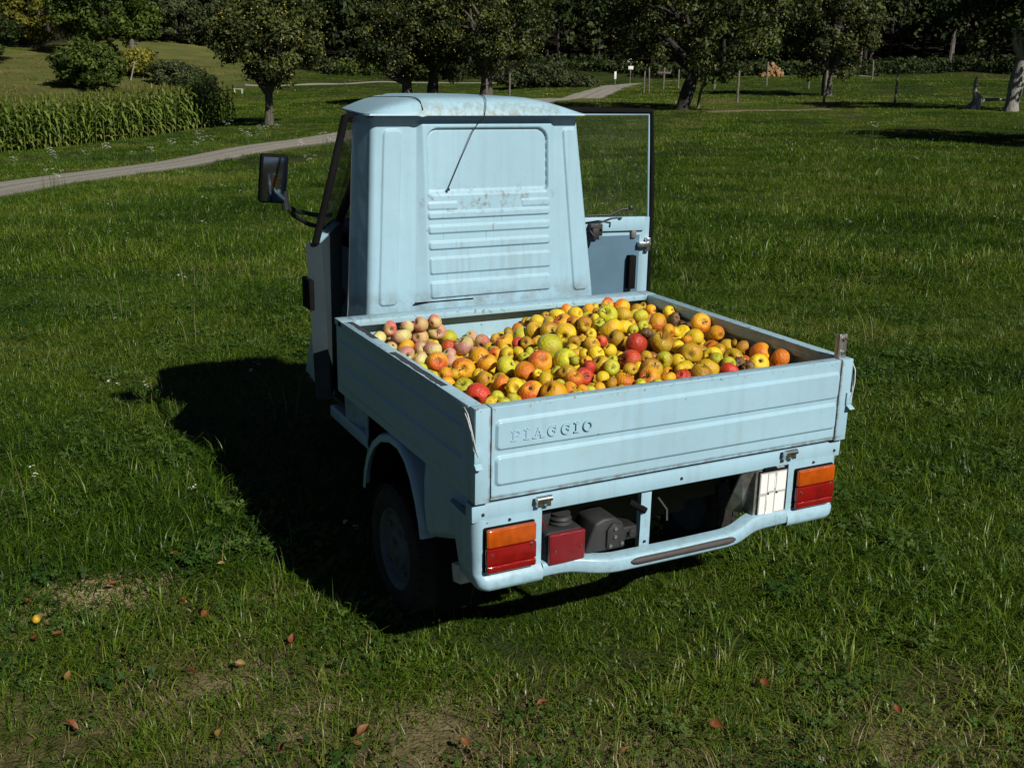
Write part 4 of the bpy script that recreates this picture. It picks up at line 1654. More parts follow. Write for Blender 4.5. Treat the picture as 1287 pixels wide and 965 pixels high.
for x, z in ((-.190, .408), (-.205, .36), (-.168, .362), (-.19, .384)):
    mb = MB()
    mb.lathe([(0, -.004), (.0055, -.004), (.0055, .005)], (x, .003, z), 'y', 6)
    part(mb, 'bolt', M['steel'], ec)
mb = MB()
mb.box(-.147, -.100, .03, .10, .352, .392)
mb.box(-.125, -.112, .024, .034, .36, .384)
part(mb, 'bracket', M['black_metal'], bevel=.004)
mb = MB()
mb.lathe([(0, .016), (.006, .016), (.006, .03)], (-.128, 0, .374), 'y', 8)
mb.tube([(.03, .12, .42), (.05, .10, .385), (.045, .09, .355)], .004, 6)
part(mb, 'cable', M['black_metal'])

# number plate, its figures blanked out
npl = bpy.data.objects.new('number_plate', None)
COL.objects.link(npl)
npl.parent = V3
mb = MB()
mb.box(.308, .4125, .006, .010, .351, .490)
part(mb, 'backing', M['black_metal'], npl, bevel=.0015)
mb = MB()
mb.box(.3105, .410, .0045, .0058, .3535, .4875)
part(mb, 'field', M['plate_grey'], npl)
for (x0, x1, zz0, zz1) in ((.313, .337, .424, .484), (.341, .364, .428, .482), (.372, .4075, .426, .484), (.313, .334, .358, .414), (.338, .366, .356, .420), (.370, .4065, .360, .418), (.365, .369, .436, .472), (.336, .340, .366, .400)):
    mb = MB()
    mb.box(x0, x1, .0032, .0044, zz0, zz1)
    part(mb, 'blank_patch', M['plate_white'], npl)
for x in (.343, .375):
    mb = MB()
    mb.lathe([(0, -.001), (.003, -.001), (.003, .004)], (x, .002, .421), 'y', 8)
    part(mb, 'screw', M['black_metal'], npl)
mb = MB()
mb.prism([(.262, .03, .493), (.400, .02, .500), (.408, .012, .4925), (.306, .014, .4915), (.300, .06, .345), (.268, .10, .345)], (0, .006, 0))
mb.box(.298, .3065, .011, .06, .352, .4915)
part(mb, 'plate_bracket', M['steel'])
box_part('lamp_cover', M['rubber'], .325, .372, .004, .02, .4935, .5005, bevel=.002)

# stake plate at the right rear corner, spring catches on both sides
mb = MB()
mb.box(.583, .606, .016, .020, .806, .880)
mb.box(.576, .583, .016, .034, .806, .880)
sk = part(mb, 'stake', M['steel'], bevel=.002)
for z in (.824, .866):
    mb = MB()
    mb.lathe([(0, .010), (.005, .010), (.006, .016)], (.594, 0, z), 'y', 10)
    part(mb, 'bolt', M['chrome'], sk)
for sx in (-1, 1):
    mb = MB()
    mb.tube([(sx * .624, .075, .790), (sx * .630, .045, .800), (sx * .634, .015, .792), (sx * .634, -.001, .770), (sx * .629, -.009, .735), (sx * .622, -.011, .70), (sx * .615, -.010, .684)], .0017, 8)
    mb.tube([(sx * .624, .062, .775), (sx * .630, .04, .786), (sx * .633, .016, .776), (sx * .631, .002, .75), (sx * .626, -.006, .70)], .0014, 8)
    part(mb, 'catch_wire', M['galvanised'])
    mb = MB()
    mb.box(min(sx * .604, sx * .626), max(sx * .604, sx * .626), -.0095, -.0045, .668, .704)
    mb.prism([(sx * .606, -.005, .668), (sx * .626, -.005, .668), (sx * .628, -.024, .655), (sx * .608, -.024, .655)], (0, .003, -.002))
    part(mb, 'catch', M['paint'], bevel=.0012)

# --- wheels, fenders, chassis
def wheel(x, y, name='wheel', w_=.100, out=-1):
    wl = bpy.data.objects.new(name, None)
    COL.objects.link(wl)
    wl.parent = V3
    mb = MB()
    hw = w_ / 2
    mb.lathe([(.132, -hw * .8), (.150, -hw * .98), (.178, -hw), (.196, -hw * .82), (.203, -hw * .6), (.205, -hw * .2), (.205, hw * .2), (.203, hw * .6), (.196, hw * .82), (.178, hw), (.150, hw * .98), (.132, hw * .8)], (x, y, .203), 'x', 48)
    for k in range(36):
        a = k / 36 * 2 * PI
        for q in (-1, 1):
            c = (x + q * hw * .62, y + .2035 * math.cos(a + q * .04), .203 + .2035 * math.sin(a + q * .04))
            mb.obox(c, (hw * .22, 0, 0), (0, .010 * -math.sin(a), .010 * math.cos(a)), (0, .004 * math.cos(a), .004 * math.sin(a)))
    part(mb, 'tyre', M['tyre'], wl)
    mb = MB()
    o = out
    mb.lathe([(.136, -hw * .8 * -o * 0 + o * hw * .70), (.130, o * hw * .86), (.122, o * hw * .80), (.112, o * hw * .55), (.070, o * hw * .50), (.060, o * hw * .72), (.040, o * hw * .80), (.034, o * hw * 1.0), (0, o * hw * 1.05)], (x, y, .203), 'x', 40)
    mb.lathe([(.134, o * hw * .7), (.134, -o * hw * .7), (0, -o * hw * .6)], (x, y, .203), 'x', 40)
    for k in range(4):
        a = PI / 4 + k * PI / 2
        mb.lathe([(.009, o * hw * .5), (.009, o * hw * .72), (0, o * hw * .74)], (x, y + .088 * math.cos(a), .203 + .088 * math.sin(a)), 'x', 6)
    part(mb, 'rim', M['hubcap'], wl)
    wl.location = (0, 0, -.045)
    return wl


wheel(-.555, .635, out=-1)
wheel(.555, .635, out=1)
wheel(0, 2.13, out=-1)
pth = [(.838, .30), (.825, .36), (.795, .42), (.745, .475), (.68, .517), (.60, .54), (.53, .54), (.47, .515), (.425, .47), (.39, .415), (.365, .36), (.352, .315)]
for sx in (-1, 1):
    sec = [(-.012, .622), (0, .626), (.010, .622), (.014, .608), (.014, .46)]
    rows_ = []
    for i, (y, z) in enumerate(pth):
        a, b_ = pth[max(i - 1, 0)], pth[min(i + 1, len(pth) - 1)]
        t_ = np.array([b_[0] - a[0], b_[1] - a[1]])
        t_ /= np.hypot(*t_)
        nn = np.array([t_[1], -t_[0]]) * (1 if t_[1] * 0 - t_[0] > 0 else -1)
        nn = np.array([t_[1], -t_[0]])
        if nn[1] < -1e-6 and i > 3:
            pass
        c = np.array([y - .59, z - .2])
        if nn @ c < 0:
            nn = -nn
        rows_.append([(sx * q[1], y + nn[0] * q[0], z + nn[1] * q[0]) for q in sec])
    mb = MB()
    mb.grid(np.array(rows_))
    # apron behind the wheel opening
    ap = []
    for y in np.linspace(.34, .085, 8):
        u = (.34 - y) / .255
        xo = .612 - .030 * u
        zb_ = .318 + .085 * u
        ap.append([(sx * xo, y, .552), (sx * (xo + .004), y, .50), (sx * (xo + .004), y, .42 + .02 * u), (sx * (xo - .002), y, zb_ + .03), (sx * (xo - .014), y, zb_ + .006), (sx * (xo - .07), y, zb_)])
    mb.grid(np.array(ap))
    ap2 = []
    for y in np.linspace(.838, 1.14, 6):
        u = (y - .838) / .302
        ap2.append([(sx * (.606 - .09 * u), y, .554), (sx * (.606 - .095 * u), y, .45), (sx * (.60 - .095 * u), y, .325)])
    mb.grid(np.array(ap2))
    fd_ = part(mb, 'fender', M['paint'], angle=60)
    mb = MB()
    R_ = np.array(rows_)
    cen = np.array([0, .59, .2])
    lin = []
    for rw in R_:
        o_ = rw[2].copy()
        dv = (cen - o_) * np.array([0, 1, 1])
        dv = dv / np.linalg.norm(dv)
        lin.append([np.array([sx * .606, o_[1], o_[2]]) + dv * .016, np.array([sx * .55, o_[1], o_[2]]) + dv * .014, np.array([sx * .45, o_[1], o_[2]]) + dv * .014])
    mb.grid(np.array(lin))
    part(mb, 'arch_shade', M['rubber'], fd_, angle=60)  # added black shell standing in for shade under the arch
    mb = MB()
    mb.box(min(sx * .505, sx * .465), max(sx * .505, sx * .465), .86, 1.56, .31, .358)
    part(mb, 'side_sill', M['paint'], bevel=.008, seg=3)
    mb = MB()
    mb.box(min(sx * .36, sx * .41), max(sx * .36, sx * .41), .06, 1.9, .40, .47)
    part(mb, 'chassis_rail', M['black_metal'], bevel=.004)
mb = MB()
mb.box(-.36, .36, .42, .62, .20, .42)
mb.box(-.44, .44, .10, .12, .50, .546)
mb.lathe([(.03, -.47), (.03, .47)], (0, .60, .203), 'x', 12)
mb.box(-.50, .50, 1.10, 1.14, .30, .546)
part(mb, 'engine_block', M['black_metal'], bevel=.01)
box_part('splash_panel', M['black_metal'], -.45, .45, .38, .40, .26, .546)
mb = MB()
mb.obox((-.578, .165, .285), (.020, 0, 0), (0, .024, -.006), (0, .006, .026))
part(mb, 'bracket', M['galvanised'], bevel=.004)
mb = MB()
for sx in (-1, 1):
    mb = MB()
    mb.box(min(sx * .595, sx * .45), max(sx * .595, sx * .45), .30, .308, .10 if sx < 0 else .27, .44)
    part(mb, 'mud_flap', M['rubber'], bevel=.002)
    mb = MB()
    mb.box(min(sx * .49, sx * .45), max(sx * .49, sx * .45), .31, .86, .33, .546)
    part(mb, 'wheel_well_shade', M['rubber'], bevel=.01)  # added black box that paints the wheel well's shade

# --- cab: rear wall wrapped round to the door posts
zs = np.concatenate([np.arange(.33, .80, .03), np.arange(.80, 1.4561, .003)])
back_n = 301


def hw(z):
    return .462 - .060 * np.clip((z - .80) / .65, -.5, 1) - .012 * smooth(.62 - z, 0, .3)


rc = .022
rows_ = []
for z in zs:
    w_ = float(hw(z)) - 0.0
    yb = 1.222 + .018 * max(0, (z - .8) / .65)
    line = []
    X = np.linspace(-(w_ - rc), w_ - rc, back_n)
    zz = np.full_like(X, z)
    u = (z - .80) / .65
    X0_ = X
    X = X - (.017 + .012 * max(u, 0))
    ce = .276 - .016 * u                                          # raised middle, wider at the foot
    sw = .050 - .034 * u
    h = .013 * np.clip((ce - np.abs(X)) / sw + .5, 0, 1)
    if z > 1.425:
        h = h * float(1 - smooth(z, 1.425, 1.442))
    wn = rrect(X, zz, -.235, .237, 1.168, 1.412, .042)
    h = h - (press(wn, .012, .004) + .004 * np.exp(-(wn / .0032) ** 2)) * float(smooth(z, 1.18, 1.205))
    for (a, b_) in ((1.136, 1.160), (1.104, 1.126), (1.052, 1.078), (.996, 1.022), (.908, .964), (.822, .878)):
        k = rrect(X, zz, -.243, .243, a, b_, .008)
        if a > 1.13:
            k = np.maximum(k, .0)  if False else k
            hh = press(k, .004, .004) * (np.abs(X) > .13)
        else:
            hh = press(k, .0078, .0045)
        h = h + hh
    for sx in (-1, 1):
        i0, i1 = (.372 - .050 * u, .437 - .050 * u)
        if sx < 0:
            k = rrect(X, zz, -i1, -i0, .806, 1.408, .016)
        else:
            k = rrect(X, zz, i0 - .018, i1 - .022, .806, 1.408, .016)
        h = h + press(k, .0070, .005)
    h = h + .0011 * np.sin(X * 9 + z * 5) * math.sin(z * 8 + 1)
    X = X0_
    mid = [(x, yb - q, z) for x, q in zip(X, h)]
    lf = [(-(w_ + .022), 1.362, z), (-(w_ + .013), 1.31, z), (-(w_ + .003), yb + rc + .014, z), (-(w_ + .0015), yb + rc + .006, z)] + [(-(w_ - rc) - rc * math.cos(t_), yb + rc - rc * math.sin(t_), z) for t_ in np.linspace(0.08, PI / 2 - .06, 9)]
    rt = [(-q[0], q[1], q[2]) for q in lf[::-1]]
    shx = -.028 * max(u, 0)
    rows_.append([(q[0] + shx, q[1], q[2]) for q in lf + mid + rt])
mb = MB()
P = np.array(rows_)
mb.grid(P)
mb.grid(P[::6] * np.array([.985, 1, 1]) + np.array([0, .022, 0]))
cb = part(mb, 'cab_rear_wall', M['paint_back'], angle=70)
for sx in (-1, 1):          # bright door seal along each door post
    mb = MB()
    zq = np.linspace(.36, 1.44, 14)
    mb.tube([(sx * (hw(z) + .019) - .028 * max(0, (z - .8) / .65), 1.366, z) for z in zq], .0048, 8)
    part(mb, 'door_seal', M['plate_grey'], cb)
mb = MB()
mb.box(-.29, -.06, 1.2075, 1.2115, .806, .8105)
part(mb, 'wall_foot_gap', M['rubber'], cb)

# roof: shallow dome over a gutter
rows_ = []
nu, nv_ = 61, 41
for j in range(nv_):
    v = -1 + 2 * j / (nv_ - 1)
    y = 1.482 + .292 * v
    hx = .432 - .105 * (v + 1) / 2 - .02 * abs(v) ** 8
    row_ = []
    for i in range(nu):
        u_ = math.sin(PI / 2 * (-1 + 2 * i / (nu - 1)))
        e_ = (.84 * (1 - (1 - min(1, (1 - abs(u_)) / .56)) ** 1.7) + .16 * (1 - u_ * u_)) * max(0, 1 - abs(v) ** 9) ** .5
        row_.append((hx * u_ - .040, y, 1.4635 + .058 * e_ - .004 * math.exp(-((u_ + .55) / .02) ** 2)))
    rows_.append(row_)
mb = MB()
P = np.array(rows_)
mb.grid(P)
rim = [tuple(P[0, i]) for i in range(nu)] + [tuple(P[j, -1]) for j in range(1, nv_)] + [tuple(P[-1, i]) for i in range(nu - 2, -1, -1)] + [tuple(P[j, 0]) for j in range(nv_ - 2, 0, -1)]
c0 = np.array([0, 1.48, 0])
low = [tuple(np.array(q) * np.array([1.006, 1, 1]) + np.array([0, -.003 if q[1] < 1.25 else 0, -.006])) for q in rim]
inn = [tuple((np.array(q) - c0) * np.array([.95, .95, 1]) + c0) for q in low]
mb.grid(np.array([rim + rim[:1], low + low[:1], inn + inn[:1]]))
rf = part(mb, 'roof', M['paint_roof'], angle=50)
mb = MB()
mb.grid(P[2:-2:4, 2:-2:4] * np.array([.97, 1, 1]) - np.array([0, 0, .016]))
part(mb, 'headliner', M['plate_grey'], rf)
mb = MB()
pts = [(-.262 + .012 * k * k / 30 - .02, 1.195 + .016 * k, 0) for k in range(26)]
pts = []
for k in range(24):
    y = 1.192 + .022 * k
    v = (y - 1.482) / .292
    hx = .432 - .105 * (v + 1) / 2 - .02 * abs(v) ** 8
    x = -.262 - .02 * k / 24
    u_ = (x + .04) / hx
    e_ = (.84 * (1 - (1 - min(1, (1 - abs(u_)) / .56)) ** 1.7) + .16 * (1 - u_ * u_)) * max(0, 1 - abs(min(v, .99)) ** 9) ** .5
    pts.append((x, y, 1.464 + .058 * e_))
mb.tube(pts, .0017, 6)
part(mb, 'roof_seam', M['black_metal'], rf)
# aerial wire: over the roof edge and slanting down across the rear wall
mb = MB()
mb.tube([(.055, 1.50, 1.5245), (.02, 1.36, 1.526), (-.008, 1.25, 1.523), (-.022, 1.20, 1.510), (-.030, 1.186, 1.480), (-.036, 1.184, 1.452), (-.050, 1.212, 1.425), (-.064, 1.2215, 1.398), (-.11, 1.2255, 1.30), (-.155, 1.2215, 1.208)], .0015, 6)
mb.lathe([(0, -.004), (.005, -.004), (.005, .004), (0, .004)], (-.157, 1.2175, 1.204), 'y', 10)
part(mb, 'aerial', M['black_metal'])

# front shell
def nose(z):
    u = (z - .30) / .68
    hx = .42 - .055 * u
    yf = 2.47 - .20 * u
    return [(-hx, 1.86), (-hx + .004, 2.0), (-hx * .93, yf - .20), (-hx * .74, yf - .075), (-hx * .40, yf - .012), (0, yf), (hx * .40, yf - .012), (hx * .74, yf - .075), (hx * .93, yf - .20), (hx - .004, 2.0), (hx, 1.86)]


rows_ = [[(x, y, z) for x, y in nose(z)] for z in np.linspace(.30, .98, 12)]
P = np.array(rows_)
mb = MB()
mb.grid(P)
mb.grid(P * np.array([.95, .988, 1]))
fs = part(mb, 'front_shell', M['paint'], angle=60)
for sx in (-1, 1):
    mb = MB()
    mb.lathe([(0, .03), (.055, .025), (.068, .0), (.066, -.06)], (sx * .25, 2.36, .62), 'y', 24)
    part(mb, 'headlamp', M['chrome'], fs)
mb = MB()
ws = [(-.352, 1.90, .985), (.352, 1.90, .985), (.27, 1.665, 1.44), (-.27, 1.665, 1.44)]
top_c = lambda u: (ws[3][0] + (ws[2][0] - ws[3][0]) * u, 1.67 + .06 * math.sin(PI * u), 1.442)
bot_c = lambda u: (ws[0][0] + (ws[1][0] - ws[0][0]) * u, 1.93 + .20 * math.sin(PI * u), .985)
g_ = np.array([[np.array(bot_c(u)) * (1 - v) + np.array(top_c(u)) * v for u in np.linspace(.03, .97, 13)] for v in np.linspace(.02, .97, 7)])
mb.grid(g_)
part(mb, 'windscreen', M['glass'])
for sx in (-1, 1):
    mb = MB()
    mb.tube([(sx * .365, 1.875, .95), (sx * .345, 1.83, 1.06), (sx * .300, 1.70, 1.27), (sx * .268, 1.62, 1.45)], .018, 10)
    part(mb, 'windscreen_pillar', M['black_metal'])
mb = MB()
mb.box(-.33, .33, 1.80, 2.10, .91, .985)
part(mb, 'dashboard', M['seat'], bevel=.02, seg=3)
mb = MB()
mb.box(-.40, .40, 1.14, 2.2, .285, .305)
part(mb, 'cab_floor', M['black_metal'])
mb = MB()
mb.box(-.40, .40, 1.30, 1.62, .55, .64)
mb.box(-.40, .40, 1.26, 1.33, .64, .98)
mb.box(-.42, .42, 1.30, 1.6, .305, .549)
part(mb, 'seat', M['seat'], bevel=.02, seg=3)
mb = MB()
mb.tube([(0, 2.1, .5), (0, 1.86, .92), (0, 1.80, 1.02)], .022, 10)
mb.tube([(-.20, 1.68, 1.03), (-.10, 1.78, 1.05), (0, 1.80, 1.03), (.10, 1.78, 1.05), (.20, 1.68, 1.03)], .013, 8)
part(mb, 'handlebar', M['black_metal'])
mb = MB()
mb.tube([(-.455 + .0 * k, 1.36 + .035 * math.cos(a), .86 + .085 * math.sin(a)) for k, a in enumerate(np.linspace(0, 1.8 * PI, 18))], .010, 8)
part(mb, 'cable_loop', M['rubber'])
mb = MB()
mb.tube([(-.05, 1.60, 1.42), (-.09, 1.58, 1.33), (-.10, 1.58, 1.30)], .005, 6)
mb.box(-.17, -.03, 1.575, 1.585, 1.27, 1.315)
part(mb, 'interior_mirror', M['rubber'], bevel=.003)


# --- doors
def lerp(a, b_, u):
    return np.array(a) * (1 - u) + np.array(b_) * u


def make_door(hb, hm, ht, eb, em, et, glass_foot, inner, seal_r=.0125, seal_in=0.0, inset_shade=False):
    """hinge bottom/belt/top and free-edge bottom/belt/top; inner = unit vector into the cab"""
    d = bpy.data.objects.new('door', None)
    COL.objects.link(d)
    d.parent = V3
    hb, hm, ht, eb, em, et, inner = [np.array(q, float) for q in (hb, hm, ht, eb, em, et, inner)]
    n_, k_ = 40, 26
    U, Vv = np.meshgrid(np.linspace(0, 1, n_), np.linspace(0, 1, k_))
    P = np.array([[lerp(lerp(hb, hm, v), lerp(eb, em, v), u) for u in np.linspace(0, 1, n_)] for v in np.linspace(0, 1, k_)])
    bul = (.018 * np.sin(PI * Vv))[..., None] * -inner
    rec = (press(rrect(U, Vv, .05, .93, .06, .80, .05), .016, .05))[..., None] * -inner
    mb = MB()
    mb.grid(P + bul - .0 * inner)
    mb.grid(P + .026 * inner + rec * (1 if inset_shade else .15))
    ring = [P[0], P[:, -1], P[-1][::-1], P[:, 0][::-1]]
    for q in ring:
        mb.grid(np.array([q, q + .026 * inner]))
    part(mb, 'door_skin', M['paint'], d, angle=50)
    # window frame: free edge and head, rubber outside, painted tube inside
    mb = MB()
    fr = [em + .013 * inner, lerp(em, et, .5) + .013 * inner, et + .013 * inner, lerp(et, ht, .5) + .013 * inner, ht + .013 * inner, lerp(ht, hm, .5) + .013 * inner, hm + .013 * inner]
    mb.tube(fr, .0095 if not inset_shade else .0062, 10)
    part(mb, 'window_frame', M['paint'] if inset_shade else M['rubber'], d)  # left frame is black too, its shade put into the colour
    out_dir = (em - hm) / np.linalg.norm(em - hm)
    mb = MB()
    up = np.array([0, 0, 1.0])
    rb = ([eb + out_dir * .011] if inset_shade else []) + [em + out_dir * .012, lerp(em, et, .5) + out_dir * .014, et + out_dir * .012 + up * .012, lerp(et, ht, .5) + up * .015, ht + up * .014]
    mb.tube(rb, .0125, 10)
    rb = [q + seal_in * inner - out_dir * (.006 if seal_in and not inset_shade else 0) for q in rb]
    mb = MB()
    mb.tube(rb, seal_r, 10)
    part(mb, 'rubber_seal', M['rubber'], d)
    if not inset_shade:
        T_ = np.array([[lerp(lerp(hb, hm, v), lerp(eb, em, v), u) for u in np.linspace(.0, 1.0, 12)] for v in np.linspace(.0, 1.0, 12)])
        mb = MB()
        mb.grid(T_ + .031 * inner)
        part(mb, 'shade_panel', M['door_shade_dark'], d)  # added dark sheet that paints shade over the left door's inner face
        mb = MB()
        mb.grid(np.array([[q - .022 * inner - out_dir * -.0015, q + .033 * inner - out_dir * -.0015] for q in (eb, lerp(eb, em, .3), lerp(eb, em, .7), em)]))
        part(mb, 'edge_shade', M['door_shade_dark'], d)  # added dark strip, painted shade on the door's free edge
    if inset_shade:
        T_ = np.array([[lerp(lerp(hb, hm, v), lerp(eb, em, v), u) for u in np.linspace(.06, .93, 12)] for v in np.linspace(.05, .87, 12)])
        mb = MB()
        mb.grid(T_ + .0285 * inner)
        part(mb, 'shade_panel', M['door_shade'], d)  # added sheet, darkened to paint the shade inside the right door
    gf = glass_foot
    mb = MB()
    gl = [lerp(hm, ht, gf), lerp(em, et, gf), lerp(em, et, .985), lerp(ht, hm, .015)]
    gl = np.array([[lerp(lerp(hm, em, u), lerp(ht, et, u), gf + (.985 - gf) * v) for u in np.linspace(.01, .985, 4)] for v in np.linspace(0, 1, 4)]) + .010 * inner
    mb.grid(gl)
    part(mb, 'window_pane', M['glass'], d)
    return d, hb, hm, ht, eb, em, et, inner, out_dir


# left door, standing ajar
inn = np.array([.90, -.43, 0])
inn /= np.linalg.norm(inn)
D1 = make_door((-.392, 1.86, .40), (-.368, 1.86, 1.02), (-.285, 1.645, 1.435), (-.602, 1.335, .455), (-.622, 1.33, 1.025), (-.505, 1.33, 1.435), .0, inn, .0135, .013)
d, hb_, hm_, ht_, eb_, em_, et_, inner, od = D1
mb = MB()
mb.obox((-.637, 1.345, .845), (.010, 0, 0), (0, .045, 0), (0, 0, .055))
part(mb, 'door_handle', M['rubber'], d, bevel=.006)
# right door, swung wide open
inn = np.array([-.08, -1, 0])
inn /= np.linalg.norm(inn)
D2 = make_door((.385, 1.835, .33), (.385, 1.832, 1.00), (.400, 1.80, 1.437), (1.052, 1.742, .40), (1.048, 1.742, .995), (1.022, 1.742, 1.440), .0, inn, .0145, .012, inset_shade=True)
d, hb_, hm_, ht_, eb_, em_, et_, inner, od = D2
at = lambda u, v, off: lerp(lerp(hb_, hm_, v), lerp(eb_, em_, v), u) + off * inner
mb = MB()
a, b_ = at(.03, .955, .034), at(.955, .955, .034)
mb.obox((a + b_) / 2, (b_ - a) / 2, inner * .006, (0, 0, .030))
part(mb, 'belt_rail', M['paint'], d, bevel=.003)
mb = MB()
mb.obox(at(.865, .60, .045), od * .016, inner * .015, (0, 0, .075))
mb.tube([at(.80, .43, .02), at(.80, .36, .04), at(.84, .33, .045), at(.87, .36, .04)], .006, 8)
part(mb, 'pull_handle', M['rubber'], d, bevel=.004)
mb = MB()
mb.obox(at(.955, .80, .040), od * .030, inner * .014, (0, 0, .011))
mb.obox(at(.985, .80, .030), od * .010, inner * .02, (0, 0, .03))
part(mb, 'latch', M['chrome'], d, bevel=.003)
mb = MB()
mb.obox(at(.88, .90, .03), od * .012, inner * .01, (0, 0, .03))
part(mb, 'lock_plate', M['steel'], d, bevel=.003)
mb = MB()
mb.obox(at(.585, .925, .055), od * .028, inner * .015, (0, 0, .026))
mb.obox(at(.57, .90, .075), od * .015, inner * .012, (0, 0, .024))
mb.tube([at(.50, 1.03, .09), at(.66, 1.035, .09), at(.74, 1.075, .10), at(.79, 1.08, .10)], .0040, 6)
mb.lathe([(0, -.012), (.010, -.008), (.013, 0), (.010, .008), (0, .012)], tuple(at(.80, 1.085, .10)), 'y', 12)
mb.tube([at(.50, .97, .05), at(.56, 1.0, .12), at(.64, .985, .12), at(.66, .95, .09)], .0045, 6)
mb.tube([at(.49, .90, .05), at(.52, .93, .10), at(.54, .89, .11), at(.53, .86, .08)], .004, 6)
part(mb, 'window_crank', M['black_metal'], d, bevel=.003)
# the front-hinged check strap and hinges
for v in (.2, .8):
    for (hh, hx) in ((D1[1:3], -1), (D2[1:3], 1)):
        mb = MB()
        q = lerp(hh[0], hh[1], v)
        mb.lathe([(0, -.03), (.010, -.03), (.010, .03), (0, .03)], tuple(q), 'z', 10)
        part(mb, 'door_hinge', M['black_metal'], D1[0] if hx < 0 else D2[0])

# --- left wing mirror on its two-tube arm
mr = bpy.data.objects.new('wing_mirror', None)
COL.objects.link(mr)
mr.parent = V3
mb = MB()
cx, cz = -.674, 1.219
rot = .10
ax = np.array([math.cos(rot), math.sin(rot) * .2, math.sin(-.05)])
mb.obox((cx, 1.615, cz), (.050, 0, -.004), (0, .016, .0022), (.006, -.012, .087))
part(mb, 'mirror_shell', M['rubber'], mr, bevel=.010, seg=4)
mb = MB()
mb.obox((cx, 1.5978, cz - .0024), (.043, 0, -.0034), (0, .001, .00014), (.0055, -.011, .080))
part(mb, 'mirror_glass', M['mirror'], mr, bevel=.0009)
mb = MB()
mb.tube([(-.632, 1.622, 1.145), (-.622, 1.625, 1.118), (-.585, 1.66, 1.095), (-.48, 1.76, 1.062), (-.385, 1.86, 1.045)], .0085, 10)
mb.tube([(-.628, 1.622, 1.122), (-.600, 1.63, 1.082), (-.52, 1.72, 1.035), (-.385, 1.86, .985)], .0085, 10)
mb.tube([(-.634, 1.615, 1.175), (-.632, 1.622, 1.130), (-.628, 1.622, 1.105)], .014, 10)
part(mb, 'mirror_arm', M['black_metal'], mr)

